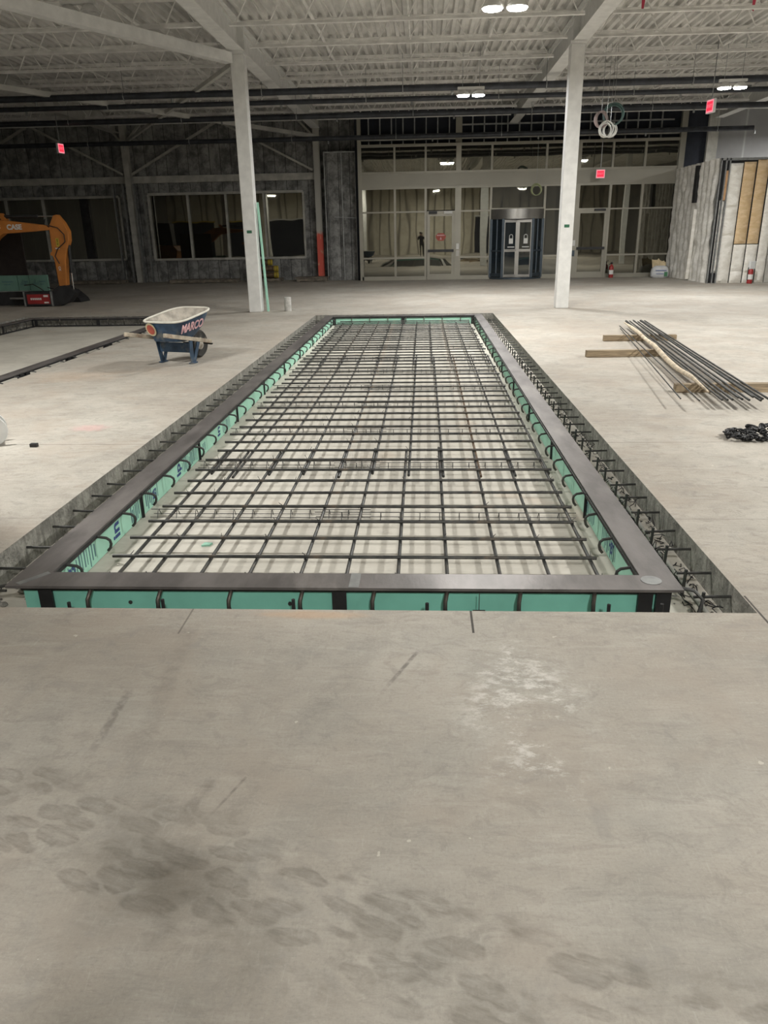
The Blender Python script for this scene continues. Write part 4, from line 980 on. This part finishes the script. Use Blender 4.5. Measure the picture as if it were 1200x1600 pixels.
pallet(-4.75, 29.6, 1.15, 'wooden pallet on the floor by the red-footed wall column', 7)
pallet(-6.6, 29.75, 1.2, 'wooden pallet under the yellow-ended rolls', 6)
tag(MB().box(-.62, .62, -.45, .45, 0, .03).build('board', m['pallet'], None, (-4.2, 29.6, .121)), 'flat grey board lying on the pallet by the red-footed wall column', 'board')
for i, (x, z, lb) in enumerate(((-5.5, .235, 'bottom brown roll with yellow end on the pallet, nearer one'), (-5.5, .462, 'brown roll with yellow end, middle of the pile behind the left column'), (-5.72, .69, 'brown roll with yellow end, top of the pile behind the left column'))):
    r_ = thing('roll', lb, 'roll', (x, 29.6+.02*i, z), 0, 'yellow-ended rolls')
    MB().lathe([(.10,-.95),(.105,-.93),(.105,-.14),(.1,-.13)], 16, (0,0,0), 'x').build('tube', m['rust'], r_, smooth=True)
    MB().lathe([(.07,-.14),(.112,-.14),(.112,0),(.07,.01)], 16, (0,0,0), 'x').build('yellow_end', m['yellow'], r_, smooth=True)
    for dx in (-.1, -.04): MB().lathe([(.1135,dx-.01),(.1135,dx+.01)], 16, (0,0,0), 'x').build('band', m['black'], r_)
# sack
sk = thing('sack', 'white printed sack with torn paper on top, beside the foam partition', 'sack', (8.42, 28.45, 0), -.15)
b = MB(); L_ = []
for z, w, d in ((0,.25,.16),(.04,.3,.2),(.16,.31,.22),(.3,.285,.2),(.38,.22,.15),(.41,.14,.09)):
    L_.append([Vector((math.copysign(abs(math.cos(a))**.6, math.cos(a))*w, math.copysign(abs(math.sin(a))**.6, math.sin(a))*d, z)) for a in [2*PI*k/28 for k in range(28)]])
loft(b, L_); b.add(L_[-1], [tuple(range(28))]); b.build('bag_body', m['sackw'], sk, smooth=True)
MB().box(-.17, .2, -.232, -.225, .235, .262).box(-.14, .12, -.236, -.228, .13, .15).build('blue_print', m['sackb'], sk); MB().box(.13, .24, -.226, -.21, .05, .20).build('green_print', m['sackg'], sk)
MB().add([(-.25,.05,.3),(-.05,-.1,.38),(.18,-.05,.40),(.12,.02,.58),(.02,0,.53),(-.08,.02,.66),(-.14,.0,.56),(-.3,.05,.62)], [(0,1,6,7),(1,4,5,6),(1,2,3,4)]).add([(-.25,.12,.3),(-.05,.1,.38),(.2,.1,.40),(.2,.06,.52),(-.08,.08,.6),(-.28,.1,.6)], [(0,1,4,5),(1,2,3,4)]).build('torn_paper', m['kraft'], sk)
def extinguisher(x, y, lb, s=1):
    e = thing('fire_extinguisher', lb, 'fire extinguisher', (x, y, 0), .3, 'red fire extinguishers')
    MB().lathe([(.07,0),(.08,.01),(.08,.36),(.065,.41),(.03,.44),(.025,.47)], 20).build('tank', m['redbody'], e, smooth=True)
    MB().box(-.03, .03, -.02, .02, .47, .53).build('valve', m['steeldark'], e); MB().box(-.02, .09, -.015, .015, .53, .545).box(-.02, .09, -.015, .015, .565, .58).build('lever', m['brushed'], e)
    MB().tube([(-.03,0,.5),(-.1,0,.46),(-.105,0,.3),(-.095,0,.1)], .012, 6).build('hose', m['black'], e, smooth=True)
    MB().lathe([(.0815,.12),(.0815,.27)], 20).build('label_band', m['letter'], e)
    return e
extinguisher(6.78, 28.75, 'red fire extinguisher on the floor before the entrance glass'); e2 = extinguisher(10.03, 24.6, 'red fire extinguisher on the floor before the foam partition')
MB().box(-.09, .11, -.05, .05, .42, .66).build('white_cover', m['whiteplastic'], e2, bevel=.02)

# ------------------------------------------------------------------ things hanging from the roof
def coil(x, y, z, r, mt, lb, tilt, turns=5, top=5.66, squash=1.0, rt_=.016):
    t_ = thing('cable_coil', lb, 'cable coil', (x, y, z), tilt, 'cable coils hung from the roof')
    b = MB(); cr_ = random.Random(int(r*1000)+turns)
    for k in range(turns):
        rr_ = r+cr_.uniform(-.025,.02); dy = cr_.uniform(-.04,.04)
        b.tube([(math.cos(2*PI*i/28)*rr_*squash, dy, math.sin(2*PI*i/28)*rr_-(r-rr_)) for i in range(28)], rt_, 6, True)
    b.build('loops', m[mt], t_, smooth=True)
    MB().tube([(0,0,r),(.005,0,(top-z)*.5),(0,0,top-z)], .005, 5).build('hang_wire', m['galv'], t_)
coil(4.25, 20.3, 4.10, .17, 'mauve', 'mauve cable coil, left one of the coils hanging right of the right column', .5)
coil(4.55, 20.38, 4.20, .22, 'teal', 'dark teal cable coil, top right of the coils hanging right of the right column', -.3, 9)
coil(4.36, 20.2, 3.86, .155, 'whitecable', 'white cable coil, lower left of the hanging coils', .35, 3)
coil(4.50, 20.42, 3.89, .165, 'whitecable', 'white cable coil, lower right of the hanging coils', -.6, 2)
coil(3.92, 28.5, 2.97, .17, 'greencable', 'yellow-green cable coil hanging in front of the revolving door glass', .2, 7, 4.7)
for x, y, lb in ((3.93, 15.95, 'red ribbon hanging from the roof right of the right column'), (5.95, 16.15, 'red ribbon hanging from the roof at the upper right corner')):
    b = MB(); b.add([(-.03,0,.45),(.03,0.004,.45),(.035,0,.2),(-.025,.006,.2),(.012,.002,0),(-.022,0,.03)], [(0,1,2,3),(3,2,4,5)]); b.add([(-.03,.012,.45),(.03,.012,.45),(.03,.012,.2),(-.025,.012,.2),(.0,.012,.06),(-.02,.012,.05)], [(0,1,2,3),(3,2,4,5)])
    tag(b.build('red_ribbon', m['ribbon'], None, (x, y, 5.27)), lb, 'ribbon', 'red ribbons')

# ------------------------------------------------------------------ excavator (front end in view, body beyond the left edge)
ex = thing('excavator', 'orange mini excavator reaching in from the left edge, arm down', 'excavator', (-11.0, 19.82, 0))
def E(l): return [(x+11.0, z) for x, z in l]
boom = MB().prism(E([(-12.6,1.15),(-12.45,.95),(-12.2,.98),(-11.6,1.25),(-11.0,1.45),(-10.8,1.67),(-10.62,1.787),(-10.0,1.818),(-9.4,1.858),(-9.36,1.9),(-9.40,1.95),(-9.5,1.972),(-10.36,2.08),(-10.72,2.12),(-11.0,2.1),(-11.5,1.85)]), -.11, .11).build('boom', m['orange'], ex, bevel=.012)
text('lettering', 'CASE', .165, m['letter'], boom, facing_cam((.70, -.112, 1.935), 0), .003, .007)
text('lettering', 'C', .12, m['letter'], boom, facing_cam((.30, -.112, 1.95), 0), .003, .004)
MB().prism(E([(-10.62,2.1),(-10.72,2.28),(-10.6,2.27),(-10.48,2.1)]), -.06, .06).build('cylinder_lug', m['orange'], boom)
arm = MB().prism(E([(-9.262,2.197),(-9.172,2.215),(-9.028,2.022),(-8.941,1.819),(-8.956,1.596),(-9.045,1.393),(-9.12,1.146),(-9.20,.476),(-9.391,.478),(-9.403,1.068),(-9.43,1.234),(-9.498,1.256),(-9.48,1.317),(-9.433,1.348),(-9.415,1.827),(-9.42,1.929),(-9.326,2.088)]), -.10, .10).build('arm', m['orange'], ex, bevel=.012)
MB().box(1.71, 1.79, -.103, -.101, 1.46, 1.66).build('warning_label', m['yellow'], arm); MB().box(1.67, 1.78, -.104, -.101, 1.40, 1.43).build('strip_label', m['letter'], arm)
MB().box(1.74, 1.757, -.103, -.101, 1.5, 1.54).box(1.74, 1.757, -.103, -.101, 1.56, 1.64).build('label_mark', m['black'], arm)
text('lettering', 'CX', .075, m['letter'], arm, Matrix.Translation((1.70, -.103, .93)) @ Matrix.Rotation(PI/2, 4, 'X') @ Matrix.Rotation(-PI/2, 4, 'Z'), .002, .002)
cy = MB().tube([(.45,0,2.19),(1.29,0,2.185)], .042, 12).build('arm_cylinder', m['black'], ex, smooth=True); MB().tube([(1.29,0,2.185),(1.72,0,2.18)], .017, 10).build('rod', m['chrome'], cy, smooth=True)
cy = MB().tube([(1.98,0,1.49),(1.945,0,.82)], .042, 12).build('bucket_cylinder', m['black'], ex, smooth=True); MB().tube([(1.945,0,.82),(1.935,0,.37)], .017, 10).build('rod', m['chrome'], cy, smooth=True)
MB().tube([(1.60,-.12,1.96),(1.82,-.13,1.9),(1.96,-.13,1.74),(1.96,-.13,1.57),(1.73,-.12,1.40),(1.64,-.12,1.23),(1.72,-.115,1.045)], .012, 7).build('hydraulic_hose', m['black'], ex, smooth=True)
MB().tube([(1.5,-.06,2.12),(1.46,-.06,1.98),(1.6,-.12,1.93)], .014, 7).build('hydraulic_hose', m['black'], ex, smooth=True)
MB().tube([(.7,-.12,.53),(.95,-.16,.56),(1.15,-.18,.45),(1.22,-.16,.38)], .012, 7).build('hydraulic_hose', m['blacksteel'], ex, smooth=True)
MB().tube([(1.3,-.1,.47),(1.5,-.14,.42),(1.62,-.12,.52)], .012, 7).build('hydraulic_hose', m['black'], ex, smooth=True)
cp = MB().prism(E([(-9.40,.50),(-9.2,.52),(-9.03,.40),(-8.95,.345),(-9.02,.27),(-9.17,.10),(-9.45,.005),(-9.62,.005),(-9.60,.36)]), -.16, .16).build('tool_coupler', m['blacksteel'], ex, bevel=.01)
bk = MB().box(.68, 1.42, -.2, .2, .02, .37).build('breaker', m['blacksteel'], ex, bevel=.02)
MB().box(.76, 1.36, -.206, -.201, .07, .31).build('red_plate', m['redbody'], bk); 
b = MB()
for k, x in enumerate((.85, .90, .95, 1.0, 1.05, 1.10)): b.box(x, x+.035, -.21, -.206, .17, .22)
b.box(1.2, 1.32, -.21, -.206, .24, .29).box(1.2, 1.32, -.21, -.206, .085, .12).build('plate_marks', m['letter'], bk)
MB().tube([(.69,0,.2),(.2,0,.2)], .03, 10).build('chisel', m['galv'], bk, smooth=True)
for x in (.68, 1.40): MB().box(x-.01, x+.03, -.215, .2, .01, .375).build('end_frame', m['galv'], bk)
bl = MB().prism([(-1.5,0),(.62,.0),(.62,.36),(.1,.37),(-1.5,.34)], .24, .30).build('dozer_blade', m['blacksteel'], ex)
MB().bar((-1.5,.225,.345),(.6,.225,.37), .03, .02).build('blade_edge', m['galv'], bl)
# body outside the frame
MB().prism([(-3.6,.55),(-1.9,.55),(-1.75,1.0),(-2.0,1.25),(-3.6,1.3)], -.7, .7).build('house', m['orange'], ex, bevel=.04)
cb = MB().prism([(-3.1,1.3),(-2.0,1.25),(-2.05,2.35),(-3.0,2.4)], -.1, .68).build('cab', m['black'], ex, bevel=.03)
for s_ in (-1, 1): MB().prism([(-3.7,.05),(-3.55,0),(-1.75,0),(-1.6,.06),(-1.6,.38),(-1.75,.44),(-3.55,.44),(-3.7,.38)], s_*.7-.16, s_*.7+.16).build('track', m['rubber'], ex, bevel=.03)
o = MB().box(-1.5, .1, 0, .06, 0, 1.82).build('metal_sheet', m['brown'], None, (-10.93, 21.0, 0), bevel=.01); tag(o, 'dark brown upright panel standing behind the excavator boom at the left edge', 'panel')
for x0, x1, lb in ((-11.9, -11.01, 'green foam board on edge under the excavator boom, left one at the photo edge'), (-11.0, -10.69, 'green foam board on edge under the excavator boom, middle one'), (-10.68, -10.16, 'green foam board on edge under the excavator boom, right one')):
    t_ = thing('foam_board', lb, 'foam board', (x0, 20.75, 0), 0, 'green boards by the excavator')
    MB().box(0, x1-x0-.01, 0, .05, 0, .735).build('board', m['xps_dim'], t_)
    b = MB(); w = x1-x0
    for k in range(5): b.box(w*.15+k*.035, w*.15+k*.035+.014, -.002, 0, .48, .48+.05*(1+k % 3))
    b.box(w*.5, w*.85, -.002, 0, .56, .585).box(w*.55, w*.75, -.002, 0, .49, .51).build('print_lines', m['inkgrey'], t_)
tag(MB().prism([(0,0),(.75,0),(.7,.1),(.45,.32),(.3,.3),(.1,.12)], 0, .6).build('dark_bag', m['blacksteel'], None, (-10.15, 20.9, 0)), 'dark crumpled bag on the floor behind the excavator arm', 'bag')

# ------------------------------------------------------------------ the photographer (reflected in the glass, shadow on the floor)
pe = thing('person', 'person in dark clothes holding up a phone, reflected in the entrance glass', 'person', (-.12, -.42, 0))
def skin(name, verts, edges, mt, parent, sub=2):
    me = D.meshes.new(name); me.from_pydata([v[:3] for v in verts], edges, []); me.materials.append(mt)
    o = D.objects.new(name, me); COL.objects.link(o); o.parent = parent
    o.modifiers.new('skin', 'SKIN'); o.modifiers['skin'].use_smooth_shade = True
    if not me.skin_vertices: me.attributes
    for i, v in enumerate(verts):
        sv = me.skin_vertices[0].data[i]; r = v[3]; sv.radius = r if isinstance(r, tuple) else (r, r); sv.use_root = (i == 0)
    s_ = o.modifiers.new('sub', 'SUBSURF'); s_.levels = sub; s_.render_levels = sub
    return o
try:
    V_ = [(0,0,.98,(.15,.1)), (0,0,1.15,(.145,.095)), (0,.0,1.34,(.17,.105)), (0,-.01,1.45,(.10,.07)), (0,0,1.52,(.055,.06)),
          (-.19,0,1.41,.055), (-.25,.06,1.2,.045), (-.13,.26,1.36,.036), (-.07,.33,1.52,.03),
          (.19,0,1.41,.055), (.25,.06,1.2,.045), (.13,.26,1.36,.036), (.07,.33,1.52,.03),
          (-.1,0,.9,.095), (-.11,.02,.5,.062), (-.12,-.02,.09,.042), (-.12,.12,.04,.035), (.1,0,.9,.095), (.12,.03,.5,.062), (.14,0,.09,.042), (.15,.14,.04,.035)]
    E_ = [(0,1),(1,2),(2,3),(3,4),(2,5),(5,6),(6,7),(7,8),(2,9),(9,10),(10,11),(11,12),(0,13),(13,14),(14,15),(15,16),(0,17),(17,18),(18,19),(19,20)]
    import bmesh
    def skin2(name, verts, edges, mt, parent, sub=2):
        me = D.meshes.new(name); bm = bmesh.new(); ly = bm.verts.layers.skin.verify()
        bv = []
        for i, v in enumerate(verts):
            w = bm.verts.new(v[:3]); r = v[3]; w[ly].radius = r if isinstance(r, tuple) else (r, r); w[ly].use_root = (i == 0); bv.append(w)
        for a, c in edges: bm.edges.new((bv[a], bv[c]))
        bm.to_mesh(me); bm.free(); me.materials.append(mt)
        o = D.objects.new(name, me); COL.objects.link(o); o.parent = parent
        k = o.modifiers.new('skin', 'SKIN'); k.use_smooth_shade = True
        s_ = o.modifiers.new('sub', 'SUBSURF'); s_.levels = sub; s_.render_levels = sub
        return o
    body = skin2('body', V_, E_, m['jacket'], pe)
    hb = MB().lathe([(.02,1.5),(.06,1.525),(.072,1.57),(.078,1.63),(.074,1.68),(.055,1.72),(.02,1.737)], 20).build('head', m['skin'], pe, smooth=True); hb.scale = (1, 1.2, 1)
    MB().prism([(.085,1.60),(.108,1.59),(.085,1.64)], -.012, .012, 'x').build('nose', m['skin'], hb); 
    MB().box(-.025,.025,.078,.084,1.565,1.572).build('mouth', m['redpaint'], hb)
    for s_ in (-1, 1):
        MB().lathe([(.004,-.004),(.009,0),(.004,.004)], 8, (s_*.028,.07,1.635), 'y').build('eye', m['hair'], hb); MB().lathe([(.01,-.006),(.022,0),(.01,.006)], 10, (s_*.078,0,1.62), 'x').build('ear', m['skin'], hb)
    MB().lathe([(.074,1.62),(.084,1.66),(.08,1.70),(.06,1.735),(.015,1.752)], 20, (0,-.012,0)).build('hair', m['hair'], hb, smooth=True)
    for s_ in (-1, 1):
        hv = [(s_*.07,.33,1.52,.024), (s_*.062,.345,1.55,(.03,.016)), (s_*.055,.35,1.585,(.032,.014))]; he = [(0,1),(1,2)]
        for k, (dx, L) in enumerate(((.024,.062),(.008,.072),(-.008,.068),(-.024,.052))):
            n0 = len(hv); hv += [(s_*(.055+dx),.352,1.60,.0085), (s_*(.052+dx),.368,1.60+L*.5,.008), (s_*(.045+dx*.9),.36,1.60+L*.85,.007)]; he += [(2,n0),(n0,n0+1),(n0+1,n0+2)]
        n0 = len(hv); hv += [(s_*.03,.335,1.565,.0095), (s_*.015,.33,1.59,.008)]; he += [(1,n0),(n0,n0+1)]
        skin2('hand', hv, he, m['skin'], pe, 1)
    MB().box(-.075,.075,.343,.351,1.60,1.68).build('phone_body', m['black'], pe, bevel=.004)
except Exception as ex_: print('person failed', ex_)

# ------------------------------------------------------------------ world and view
w = D.worlds.new('night'); SC.world = w; w.use_nodes = True
w.node_tree.nodes['Background'].inputs[0].default_value = (.01, .012, .016, 1); w.node_tree.nodes['Background'].inputs[1].default_value = .3
SC.view_settings.view_transform = 'Standard'; SC.view_settings.look = 'None'; SC.view_settings.gamma = 1; SC.view_settings.use_curve_mapping = False
SC.view_settings.exposure = -.24
SC.cycles.use_denoising = True
